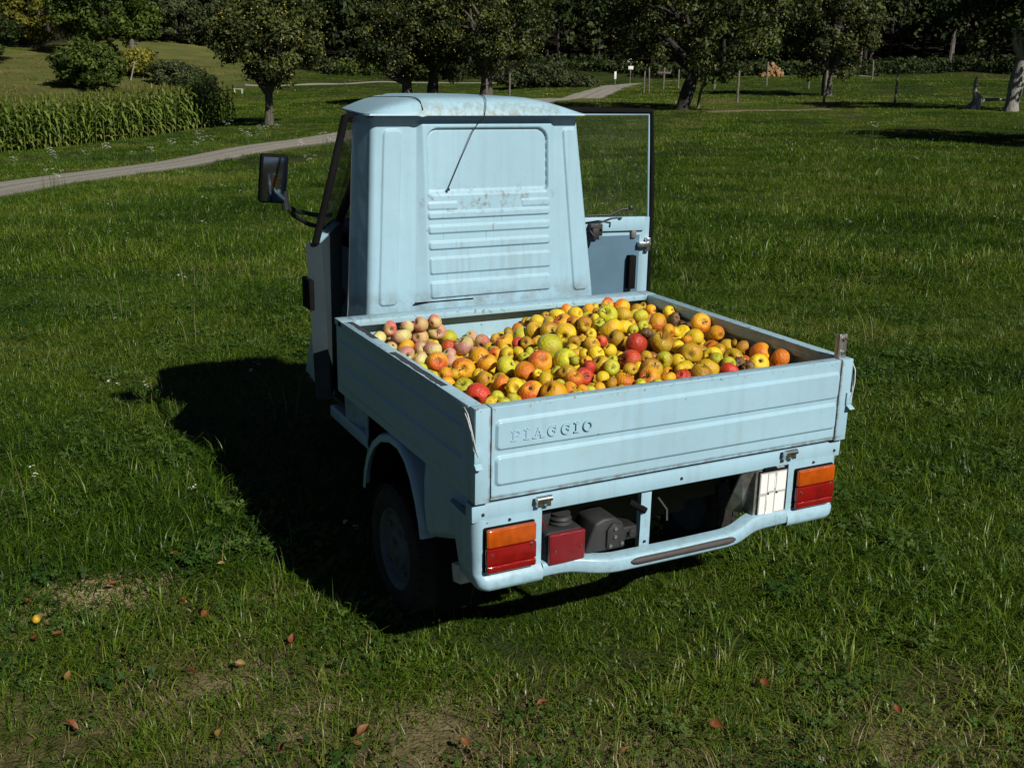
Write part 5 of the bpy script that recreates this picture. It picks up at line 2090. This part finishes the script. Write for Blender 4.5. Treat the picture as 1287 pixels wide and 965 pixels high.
# ------------------------------------------------------------------ apples
APPLES = """-494,1033,738,28,P -451,1033,772,23,Q -446,1050,742,16,P -416,1022,740,31,P -388,1042,773,24,P -343,1026,775,25,Q -342,1038,729,30,Q -292,1023,783,22,Q -279,1037,745,29,P -291,1048,707,19,G -236,1034,716,30,G -267,962,706,24,R -224,930,712,34,P -142,1042,712,20,P -464,991,715,20,P -415,978,711,29,T -466,854,725,27,P -370,962,710,22,P -430,809,726,17,Q -341,926,712,27,P -342,790,727,21,P -466,731,732,24,P -506,623,736,20,G -425,691,734,32,T -379,695,734,20,P -501,541,737,16,G -472,522,742,23,O -508,425,743,22,O -384,588,739,32,O -289,670,742,30,T -305,582,746,29,T -385,476,744,20,Y -481,369,746,27,G -394,421,746,25,B -476,286,749,32,R -439,531,739,16,B -490,186,754,16,Y -505,158,750,16,Y -162,917,720,27,Q -121,899,729,19,B -149,779,749,27,T -105,832,747,16,Y -30,981,725,20,B 21,1010,729,20,O -67,818,758,29,G 74,1045,743,17,B 88,989,753,28,Y -36,781,777,30,B -137,698,764,21,R -125,662,771,22,B -185,609,761,19,Y -164,575,767,16,G -224,713,746,16,B -240,658,749,21,T -217,623,755,22,Y -196,680,754,17,Y 155,1043,758,17,B 142,943,780,29,Y 233,1037,776,25,O 137,810,815,25,Y 53,748,805,32,T 74,708,815,21,T -15,713,792,30,B -2,627,801,33,Y -92,657,778,16,T -100,558,782,41,G -36,519,798,22,B -69,476,785,20,Y -51,451,786,16,G -184,471,766,35,T -278,504,752,28,G -263,416,756,29,O -370,356,750,25,O -361,283,753,28,Y -337,235,755,31,T -254,304,760,24,Y -249,361,759,16,Y -119,432,774,33,G -189,360,765,16,G -176,321,766,25,B -187,258,767,25,T -243,244,760,16,G -243,186,760,22,O -296,179,757,35,O -447,228,752,19,G -472,207,749,17,Y -450,180,752,17,G -513,135,758,16,Y -199,538,762,17,G -414,200,753,16,G -240,149,760,16,Y 223,867,811,21,O 195,762,828,16,Y 302,947,798,16,Y 404,1032,782,27,T 468,1029,768,31,O 191,690,832,33,G 248,676,828,28,B 78,646,819,25,B 63,679,818,16,T 135,674,828,16,Y 112,609,824,20,G 117,552,821,35,Y 169,550,823,24,Y 212,584,826,17,B 182,517,820,16,G 338,710,812,25,G 538,1027,747,28,B 575,1038,758,20,B 566,973,754,24,O 348,621,806,33,T 568,861,775,24,Y 564,824,755,25,K 540,743,754,17,K 343,509,799,18,Y 308,500,807,22,O 241,552,822,18,G 207,475,816,18,K 45,552,810,18,Y 41,482,805,18,R 90,474,810,28,B 120,408,805,35,R 206,393,804,36,B -6,535,795,20,B 1,473,797,25,B 22,401,795,20,Y -77,444,787,17,Y -57,423,787,16,Y 236,357,799,16,Y 236,331,790,17,B -31,394,789,25,Y -80,368,780,17,O -146,275,765,27,R -99,322,776,20,R -56,326,779,27,B -49,283,780,23,G -13,330,786,16,G -110,228,769,19,Y -71,176,770,27,O 32,304,789,30,R 22,343,790,16,Y 88,301,791,19,B -3,246,780,20,B 29,251,781,16,Y 53,218,781,30,B 7,162,772,31,T -47,129,767,19,G -118,121,764,16,G 124,261,789,26,G 163,247,785,21,Y 55,138,773,21,O 90,124,777,19,R 127,185,781,16,Y -1,111,769,16,G -191,161,760,16,G -162,160,764,16,O -217,164,763,16,O -109,181,767,16,B -104,393,780,16,G 554,653,777,35,O 570,748,743,21,K 556,567,764,25,O 561,602,730,34,B 397,484,779,30,Y 565,516,725,29,B 565,432,743,25,B 578,486,747,16,B 558,339,749,32,O 466,237,748,32,Y 559,244,749,31,O 242,290,792,32,B 312,326,784,18,B 320,285,777,29,Y 306,245,778,20,G 397,278,764,31,B 361,210,766,20,K 323,205,771,21,G 271,134,771,28,R 223,171,777,29,B 165,133,774,29,B 114,146,770,21,R 156,196,780,19,Y 366,169,763,19,K 326,428,794,17,O 259,370,794,16,Y 184,99,771,16,Y"""
AM = {}
SPEC = {   # ground colours, blush colour, blush amount
    'P': ((0.50, 0.46, 0.16), (0.62, 0.56, 0.24), (0.50, 0.20, 0.19), .46, 'pale pink-flushed green'),
    'Q': ((0.52, 0.36, 0.16), (0.58, 0.42, 0.18), (0.50, 0.12, 0.11), .62, 'pink-red'),
    'G': ((0.38, 0.40, 0.018), (0.54, 0.50, 0.03), (0.40, 0.24, 0.03), .22, 'yellowish green'),
    'Y': ((0.66, 0.45, 0.012), (0.74, 0.54, 0.025), (0.52, 0.24, 0.02), .28, 'yellow'),
    'O': ((0.72, 0.34, 0.010), (0.74, 0.42, 0.014), (0.56, 0.14, 0.012), .50, 'orange-yellow'),
    'T': ((0.70, 0.40, 0.018), (0.70, 0.32, 0.014), (0.52, 0.075, 0.016), .58, 'red and orange streaked'),
    'R': ((0.50, 0.14, 0.03), (0.52, 0.10, 0.03), (0.50, 0.040, 0.022), .80, 'deep red'),
    'B': ((0.46, 0.28, 0.016), (0.54, 0.36, 0.022), (0.38, 0.16, 0.015), .45, 'golden brown russet'),
    'K': ((0.16, 0.085, 0.03), (0.20, 0.11, 0.04), (0.08, 0.04, 0.018), .6, 'shrivelled brown'),
}


def apple_mat(key):
    a, b2, bl, amt, _ = SPEC[key]
    mt, t, b = newmat('apple_skin_' + key.lower())
    co = objco(t)
    oi = t.nodes.new('ShaderNodeObjectInfo')
    ofs = N(t, 'ShaderNodeVectorMath')
    ofs.operation = 'ADD'
    cx = t.nodes.new('ShaderNodeCombineXYZ')
    rr = math_(t, 'MULTIPLY', oi.outputs['Random'], 60.0)
    for i in range(3):
        L(t, rr, cx.inputs[i])
    L(t, co, ofs.inputs[0])
    L(t, cx.outputs[0], ofs.inputs[1])
    n1 = noise(t, ofs.outputs[0], 1.1, 4, .6)
    c = ramp(t, n1, [(.3, a), (.7, b2)])
    # flush on one cheek
    n2 = noise(t, ofs.outputs[0], .75, 2, .5)
    xyz = sep(t, co)
    g = math_(t, 'ADD', math_(t, 'MULTIPLY', xyz[0], .28), math_(t, 'ADD', n2, amt - .5))
    mp = t.nodes.new('ShaderNodeMapping')
    mp.inputs['Scale'].default_value = (9, 9, 1.2)
    L(t, ofs.outputs[0], mp.inputs[0])
    sk = noise(t, mp.outputs[0], 1.4, 4, .6)
    g = math_(t, 'ADD', g, math_(t, 'MULTIPLY', math_(t, 'SUBTRACT', sk, .5), .35))
    c = mixc(t, ramp(t, g, [(.42, (0, 0, 0)), (.72, (.92,) * 3)]), c, bl)
    # specks, russet in the hollows, the odd bruise
    spk = N(t, 'ShaderNodeTexVoronoi', Scale=9.0)
    L(t, ofs.outputs[0], spk.inputs['Vector'])
    c = mixc(t, math_(t, 'MULTIPLY', ramp(t, spk.outputs['Distance'], [(.05, (1, 1, 1)), (.12, (0, 0, 0))]), .35), c, (0.55, 0.42, 0.22))
    rad = math_(t, 'SQRT', math_(t, 'ADD', math_(t, 'MULTIPLY', xyz[0], xyz[0]), math_(t, 'MULTIPLY', xyz[1], xyz[1])))
    n3 = noise(t, ofs.outputs[0], 3.5, 4, .65)
    ax = math_(t, 'ADD', rad, math_(t, 'MULTIPLY', n3, .35))
    c = mixc(t, ramp(t, ax, [(.26, (.85,) * 3), (.50, (0, 0, 0))]), c, (0.20, 0.14, 0.045))
    br = noise(t, ofs.outputs[0], 1.7, 3, .5)
    c = mixc(t, math_(t, 'MULTIPLY', ramp(t, br, [(.66, (0, 0, 0)), (.72, (1, 1, 1))]), .75), c, (0.13, 0.065, 0.02))
    hs = t.nodes.new('ShaderNodeHueSaturation')
    hs.inputs['Hue'].default_value = .5
    L(t, math_(t, 'ADD', math_(t, 'MULTIPLY', oi.outputs['Random'], .35), .82), hs.inputs['Value'])
    L(t, c, hs.inputs['Color'])
    L(t, hs.outputs[0], b.inputs['Base Color'])
    L(t, ramp(t, n3, [(.3, (.30,) * 3), (.7, (.52,) * 3)]), b.inputs['Roughness'])
    b.inputs['Specular IOR Level'].default_value = .4
    b.inputs['Subsurface Weight'].default_value = .08
    b.inputs['Subsurface Radius'].default_value = (.006, .003, .001)
    bump(t, b, noise(t, ofs.outputs[0], 5, 3), .03, .25)
    return mt


for k in SPEC:
    AM[k] = apple_mat(k)


def apple_mesh(name, seed, nu=22, nv_=15, shrivel=0.0):
    r_ = np.random.default_rng(seed)
    ob, asy = r_.uniform(.78, 1.0), r_.normal(0, .075, 4)
    V, F = [], []
    for j in range(nv_):
        t_ = PI * j / (nv_ - 1)
        for i in range(nu):
            a = 2 * PI * i / nu
            r0 = 1 + .05 * math.sin(5 * a + asy[0] * 30) * math.sin(t_ * .5) ** 8 * 0 + asy[1] * math.cos(a) + asy[2] * math.sin(2 * a) + .025 * math.cos(5 * a) * max(0, -math.cos(t_)) ** 2
            rr = r0 * (math.sin(t_) ** .86) * (1 + .04 * math.cos(t_))
            z = ob * math.cos(t_) - .50 * math.exp(-(rr / .26) ** 2) * (1 if t_ < PI / 2 else 0) + .34 * math.exp(-(rr / .24) ** 2) * (0 if t_ < PI / 2 else 1)
            s_ = 1 + shrivel * (.10 * math.sin(7 * a + 3 * t_) + .08 * math.sin(11 * a - 5 * t_))
            V.append((rr * math.cos(a) * s_, rr * math.sin(a) * s_, z * s_ + asy[3] * rr * math.cos(a)))
    for j in range(nv_ - 1):
        for i in range(nu):
            i2 = (i + 1) % nu
            F.append((j * nu + i, (j + 1) * nu + i, (j + 1) * nu + i2, j * nu + i2))
    me = bpy.data.meshes.new(name)
    me.from_pydata(V, [], F)
    me.materials.append(AM['Y'])
    me.polygons.foreach_set('use_smooth', [True] * len(me.polygons))
    bm = bmesh.new()
    bm.from_mesh(me)
    bmesh.ops.remove_doubles(bm, verts=bm.verts, dist=1e-4)
    bmesh.ops.recalc_face_normals(bm, faces=bm.faces)
    bm.to_mesh(me)
    bm.free()
    return me


AMS = [apple_mesh('apple', 900 + i) for i in range(6)]
AMK = apple_mesh('apple', 950, shrivel=1.0)
M['stem'] = flat('apple_stem', (0.085, 0.055, 0.025), .7, var=.4)
M['calyx'] = flat('apple_calyx', (0.045, 0.032, 0.018), .8, var=.4)
mb = MB()
mb.tube([(0, 0, .38), (.03, .01, .65), (.10, .03, .92), (.17, .05, 1.06)], [.045, .04, .045, .065], 6)
o = mb.build('stem', M['stem'])
STEM = o.data
bpy.data.objects.remove(o)
mb = MB()
for k in range(5):
    a = 2 * PI * k / 5
    mb.tube([(0, 0, -.46), (.10 * math.cos(a), .10 * math.sin(a), -.62), (.15 * math.cos(a), .15 * math.sin(a), -.74)], [.05, .045, .012], 5)
o = mb.build('calyx', M['calyx'])
CALYX = o.data
bpy.data.objects.remove(o)

items = []
for e_ in APPLES.split():
    x, y, z, r0, c = e_.split(',')
    items.append([int(x) / 1000, int(y) / 1000, int(z) / 1000, int(r0) / 1000 * 1.07, c])
camv = Vector(CAM)
px = []
for it in items:
    dv = Vector(it[:3]) - camv
    px.append((dv.dot(c_r) / dv.dot(c_f), dv.dot(c_u) / dv.dot(c_f)))
# every apple gets a place in words: what it lies beside, then its rank there among its colour
zone = []
for (x, y, z, r0, c) in items:
    if y < .17:
        zone.append('right behind the tailgate')
    elif y > .93:
        zone.append('in front of the headboard')
    elif x < -.36:
        zone.append('along the left side gate')
    elif x > .42:
        zone.append('along the right side gate')
    elif y < .36:
        zone.append('in the heap nearest the tailgate')
    elif y < .60:
        zone.append('in the middle of the heap')
    else:
        zone.append('in the back of the heap')
ORD = ['', 'second', 'third', 'fourth', 'fifth', 'sixth', 'seventh', 'eighth', 'ninth', 'tenth', 'eleventh', 'twelfth', 'thirteenth', 'fourteenth', 'fifteenth', 'sixteenth']
cells = {}
for i, it in enumerate(items):
    cells.setdefault((zone[i], it[4]), []).append(i)
lab = {}
for (zn, c), ids in cells.items():
    ids.sort(key=lambda i: px[i][0])
    nm = SPEC[c][4]
    if len(ids) == 1:
        lab[ids[0]] = 'the only %s apple %s' % (nm, zn)
    else:
        for k, i in enumerate(ids):
            if k == 0:
                lab[i] = 'leftmost %s apple %s' % (nm, zn)
            elif k == len(ids) - 1:
                lab[i] = 'rightmost %s apple %s' % (nm, zn)
            else:
                lab[i] = '%s apple %s, %s from the left there' % (nm, zn, ORD[k])
for i, (x, y, z, r0, c) in enumerate(items):
    o = bpy.data.objects.new('apple', AMK if c == 'K' else AMS[i % 6])
    COL.objects.link(o)
    o.location = (x, y, z)
    o.scale = (r0,) * 3
    to = (camv - Vector((x, y, z))).normalized()
    # stalk or eye turned up and outwards at random
    ax = Vector((rnd.gauss(0, 1), rnd.gauss(0, 1), rnd.gauss(.5, .9)))
    if rnd.random() < .5:
        ax += to * 1.1
    ax.normalize()
    q = ax.to_track_quat('Z', 'Y')
    e_ = q.to_euler()
    o.rotation_euler = (q @ Vector((0, 0, 1)).rotation_difference(Vector((0, 0, 1)))).to_euler()
    o.rotation_mode = 'QUATERNION'
    from mathutils import Quaternion
    o.rotation_quaternion = q @ Quaternion((0, 0, 1), rnd.uniform(0, 6.28))
    o.material_slots[0].link = 'OBJECT'
    o.material_slots[0].material = AM[c]
    tag(o, lab[i], 'apple', 'apples heaped in the pickup bed')
    flipped = rnd.random() < .30
    if ax.dot(to) > -.1 and not flipped and rnd.random() < .85:
        st_ = bpy.data.objects.new('stem', STEM)
        COL.objects.link(st_)
        st_.parent = o
    if flipped:
        o.rotation_quaternion = o.rotation_quaternion @ Quaternion((1, 0, 0), PI)
        ca = bpy.data.objects.new('calyx', CALYX)
        COL.objects.link(ca)
        ca.parent = o

# the apples lying underneath, seen only through the gaps
top = np.array([it[:4] for it in items])
fill = []
r_ = np.random.default_rng(5)
for tr in range(9000):
    x, y = r_.uniform(-.57, .57), r_.uniform(.06, 1.05)
    w_ = np.exp(-((top[:, 0] - x) ** 2 + (top[:, 1] - y) ** 2) / .05 ** 2) + 1e-9
    hz = (w_ @ (top[:, 2])) / w_.sum()
    lay = r_.choice([.028, .045, .075])
    r0 = r_.uniform(.021, .029)
    z = max(hz - lay, .576 + r0)
    p = np.array([x, y, z])
    if np.any(np.linalg.norm(top[:, :3] - p, axis=1) < (top[:, 3] + r0) * .84):
        continue
    if fill and np.any(np.linalg.norm(np.array(fill)[:, :3] - p, axis=1) < (np.array(fill)[:, 3] + r0) * .84):
        continue
    # keep below the skin of the heap
    if z + r0 > hz + .024:
        continue
    fill.append((x, y, z, r0))
keys = list('YGBOTYB')
vs_, fs_, ms_ = [], [], []
lowm = apple_mesh('apple', 960, 14, 9)
bv = np.array([v.co[:] for v in lowm.vertices])
bf = [tuple(p_.vertices) for p_ in lowm.polygons]
mb = MB()
for (x, y, z, r0) in fill:
    qx = Matrix.Rotation(r_.uniform(0, 6.28), 3, Vector(r_.normal(0, 1, 3)).normalized())
    vv = (bv @ np.array(qx).T) * r0 + np.array([x, y, z])
    mb.add(vv, bf, int(r_.integers(0, len(keys))))
o = mb.build('apple_heap', [AM[k] for k in keys])
o.data.set_sharp_from_angle(angle=3.1)
tag(o, 'mixed apples at the bottom of the bed, under the top layer', None, None, 'stuff')
print('apples', len(items), 'filler', len(fill))

# ------------------------------------------------------------------ small things in the meadow
M['post'] = bark('weathered_post', (0.06, 0.055, 0.045), (0.22, 0.20, 0.165))
M['white_board'] = flat('white_board', (0.74, 0.74, 0.72), .6, var=.06)
M['cut_wood'] = flat('cut_wood', (0.30, 0.17, 0.075), .8, var=.5, scale=4)
PG = 'fence posts in the meadow'
POSTS = [(-1.35, 48, 1.0, .045, 0, 'pale thin fence post behind the cab roof, beside the thick trunk'),
         (-.35, 48, 1.2, .04, 0, 'dark fence post behind the right end of the cab roof'),
         (7.42, 65.2, 1.3, .05, .02, 'left stake of the close pair beside the gravel road'),
         (7.82, 66.0, 1.45, .05, -.03, 'right stake of the close pair beside the gravel road'),
         (10.2, 70.5, 1.2, .06, 0, 'short post left of the leaning apple tree'),
         (6.35, 38.9, 1.05, .05, .22, 'pale slanting stake leaning against the leaning trunk'),
         (12.1, 68.3, 1.5, .08, 0, 'stout post right of the leaning apple tree'),
         (8.75, 44.0, 1.25, .05, 0, 'tall post on the dirt strip between the two big trunks'),
         (15.8, 70.5, 1.5, .06, 0, 'post below the log pile'),
         (12.75, 46.0, 1.35, .05, .02, 'dark post in front of the split grey trunk'),
         (17.3, 66, 1.5, .06, 0, 'thick post just left of the split grey trunk'),
         (22.4, 76, 1.5, .05, .03, 'post right of the split grey trunk, under the trees'),
         (25.5, 80.0, 1.35, .06, -.04, 'pale post before the bare wood'),
         (15.3, 44.8, 1.45, .05, 0, 'dark post in the open meadow left of the fallen branch')]
for (s, d, h, r0, ln, labl) in POSTS:
    mb = MB()
    mb.tube([(0, 0, -.2), (ln * .3, 0, h * .5), (ln * h, .01, h * .97), (ln * h, .01, h)], [r0, r0 * .95, r0 * .85, r0 * .6], 9)
    o = mb.build('fence_post', M['post'])
    o.location = g3(s, d)
    o.rotation_euler = (0, 0, -YAW)
    tag(o, labl, 'post', PG)
# wooden cross marker by the road
root = empty('wooden_cross', g3(9.2, 70.0), 'wooden post with a crossboard beside the gravel road', 'signpost')
root.rotation_euler = (0, 0, -YAW)
mb = MB()
mb.tube([(0, 0, -.2), (0, 0, 1.35)], .055, 8)
mb.build('post', M['post'], root)
mb = MB()
mb.box(-.42, .42, -.07, -.045, .98, 1.10)
mb.build('board', M['post'], root, bevel=.006)
# road signs at the junction
for (s, d, labl, plates, h) in ((9.4, 93.0, 'white road sign plates on a thin post at the junction', ((-.28, .30, 1.75, 2.02), (-.20, .22, 1.15, 1.42)), 2.05), (8.1, 92.5, 'low white marker post at the road edge', ((-.09, .09, .45, 1.05),), 1.0)):
    root = empty('road_sign', g3(s, d), labl, 'sign')
    root.rotation_euler = (0, 0, -YAW + .1)
    mb = MB()
    mb.tube([(0, 0, -.2), (0, 0, h)], .035, 8)
    mb.build('post', M['steel'], root)
    for k, (a, b_, c, e_) in enumerate(plates):
        mb = MB()
        if k == 0 and h > 2:
            mb.prism([(a, -.05, c), (b_ - .12, -.05, c), (b_, -.05, (c + e_) / 2), (b_ - .12, -.05, e_), (a, -.05, e_)], (0, .02, 0))
        else:
            mb.box(a, b_, -.05, -.03, c, e_)
        mb.build('sign_plate', M['white_board'], root, bevel=.004)
# stacked logs under the trees
root = empty('log_pile', g3(18.5, 81.0), 'heap of orange split logs under the trees beyond the fence', 'log pile')
root.rotation_euler = (0, 0, -YAW)
root.scale = (.78, .78, .78)
r_ = np.random.default_rng(15)
me0 = None
for row in range(6):
    n_ = 9 - int(row * 1.5)
    for i in range(n_):
        mb = MB()
        mb.lathe([(0, -.3), (.15, -.3), (.16, .3), (0, .3)], (0, 0, 0), 'y', 9)
        o = mb.build('log', M['cut_wood'], root)
        o.location = (-.95 + (i + row * .5 * 1.4) * .24 + r_.normal(0, .03), r_.normal(0, .12), .12 + row * .20)
        o.rotation_euler = (r_.normal(0, .2), r_.normal(0, .2), r_.normal(0, .35))
# fallen branch by the pale trunk
root = empty('fallen_branch', g3(16.45, 39.6), 'broken pale branch stump lying beside the pale tree trunk', 'branch')
root.rotation_euler = (0, 0, -YAW)
mb = MB()
mb.tube([(-.12, 0, -.05), (-.05, 0, .15), (.02, 0, .42), (-.10, .02, .62), (-.13, .02, 1.0), (-.11, .02, 1.15)], [.17, .19, .16, .08, .05, .02], 10)
mb.tube([(.0, 0, .25), (.35, .05, .36), (.8, .1, .38), (1.15, .1, .35)], [.10, .06, .05, .03], 8)
mb.tube([(-.02, 0, .3), (-.22, .05, .18), (-.38, .05, .06)], [.08, .05, .02], 8)
mb.build('limb', M['bark_pale'], root)
mb = MB()
mb.tube([(.1, -.05, .02), (-.2, -.1, .04), (-.6, -.1, .05)], [.05, .04, .02], 8)
mb.build('twig', M['bark'], root)
# weathered post with a pale top and slanting pale rails, on the left hillside
root = empty('hillside_marker', g3(-30.2, 87.5), 'weathered wooden post with pale top on the left hillside', 'post')
root.rotation_euler = (0, 0, -YAW)
mb = MB()
mb.tube([(0, 0, -.2), (0, 0, .95), (0, 0, 1.0)], [.17, .15, .17], 9)
mb.build('post', M['bark_dark'], root)
mb = MB()
mb.tube([(-.02, 0, 1.0), (-.10, 0, 1.45), (-.06, 0, 1.9), (-.05, 0, 2.0)], [.15, .22, .16, .05], 9)
mb.build('post_top', M['bark_grey'], root)
for i, (s, d, ln) in enumerate(((-28.0, 80, .35), (-27.6, 81.5, .30))):
    mb = MB()
    mb.tube([(0, 0, -.1), (ln * 1.2, 0, 1.3)], .05, 8)
    o = mb.build('slanting_stake', M['bark_pale'])
    o.location = g3(s, d)
    o.rotation_euler = (0, 0, -YAW)
    tag(o, ('lower' if i == 0 else 'upper') + ' pale slanting stake beside the grey-green bush on the hillside', 'stake')
# small white frame at the far field edge
root = empty('white_bench', g3(-19.2, 76.0), 'small white bench at the far field edge behind the slim apple tree', 'bench')
root.rotation_euler = (0, 0, -YAW)
mb = MB()
mb.box(-.30, .30, -.13, .13, .30, .34)
mb.build('seat', M['plate_grey'], root, bevel=.006)
for x in (-.25, .25):
    mb = MB()
    mb.box(x - .03, x + .03, -.13, .13, -.05, .298)
    mb.build('leg', M['plate_grey'], root, bevel=.006)

# windfalls and fallen leaves in the foreground
def ground_thing(s, d, dz):
    return Vector(g3(s, d, dz))


for (s, d, r0, c, labl) in ((-1.42, 2.88, .013, 'G', 'small yellowish windfall apple in the grass near the bare patch'),):
    o = bpy.data.objects.new('windfall_apple', AMS[1])
    COL.objects.link(o)
    o.location = ground_thing(s, d, .040)
    o.scale = (r0,) * 3
    o.rotation_euler = (.6, .4, 1)
    o.material_slots[0].link = 'OBJECT'
    o.material_slots[0].material = AM['B']
    tag(o, labl, 'apple')
M['dead_leaf'] = flat('dead_leaf', (0.15, 0.048, 0.010), .6, var=.5, scale=30)
M['tan_leaf'] = flat('tan_leaf', (0.19, 0.11, 0.030), .6, var=.4, scale=30)


def leaf_mesh(seed):
    r_ = np.random.default_rng(seed)
    n_, k_ = 9, 5
    P = np.zeros((n_, k_, 3))
    for i in range(n_):
        u = i / (n_ - 1)
        w_ = .42 * math.sin(PI * (.04 + .93 * u) ** .85) + .01
        for j in range(k_):
            v = -1 + 2 * j / (k_ - 1)
            P[i, j] = (u - .5, w_ * v * .8, .28 * (v * v) * w_ * 2 + .35 * (u - .5) ** 2 + r_.normal(0, .012))
    mb = MB()
    mb.grid(P)
    mb.tube([(-.5, 0, .09), (-.68, .02, .12)], .018, 5)
    o = mb.build('fallen_leaf', M['dead_leaf'])
    me = o.data
    bpy.data.objects.remove(o)
    return me


LM = [leaf_mesh(i) for i in range(3)]
LV = [(-1.02, 3.02, .045, 0), (-1.28, 3.12, .045, 0), (-.93, 2.93, .05, 0), (-.63, 2.80, .05, 0), (-.88, 2.62, .05, 0), (-1.20, 2.58, .045, 1), (-.75, 2.66, .04, 1), (-.97, 3.28, .035, 1), (-.36, 2.36, .055, 0), (-.37, 2.30, .045, 1), (.10, 2.50, .045, 0), (-1.32, 2.80, .045, 0), (-1.38, 2.78, .04, 0), (.55, 2.42, .05, 0), (.72, 2.62, .045, 0), (.30, 2.30, .05, 1), (-1.1, 2.35, .05, 0), (-.72, 2.33, .045, 1), (-1.42, 2.5, .05, 1), (-.1, 2.32, .04, 0), (1.05, 2.5, .045, 0), (-.55, 2.28, .05, 0), (-1.5, 3.0, .045, 0), (-1.15, 3.35, .04, 0)]
for i, (s, d, sz, c) in enumerate(LV):
    o = bpy.data.objects.new('fallen_leaf', LM[i % 3])
    COL.objects.link(o)
    o.location = ground_thing(s, d, .036)
    o.rotation_euler = (rnd.gauss(0, .5), rnd.gauss(0, .5), rnd.uniform(0, 6.28))
    sz *= .72
    o.scale = (sz, sz, sz)
    if c:
        o.material_slots[0].link = 'OBJECT'
        o.material_slots[0].material = M['tan_leaf']
    tag(o, ('curled reddish brown dead leaf lying in the thin foreground grass', 'pale tan dead leaf lying in the thin foreground grass')[c], 'leaf', ('brown fallen leaves in the foreground', 'tan fallen leaves in the foreground')[c])
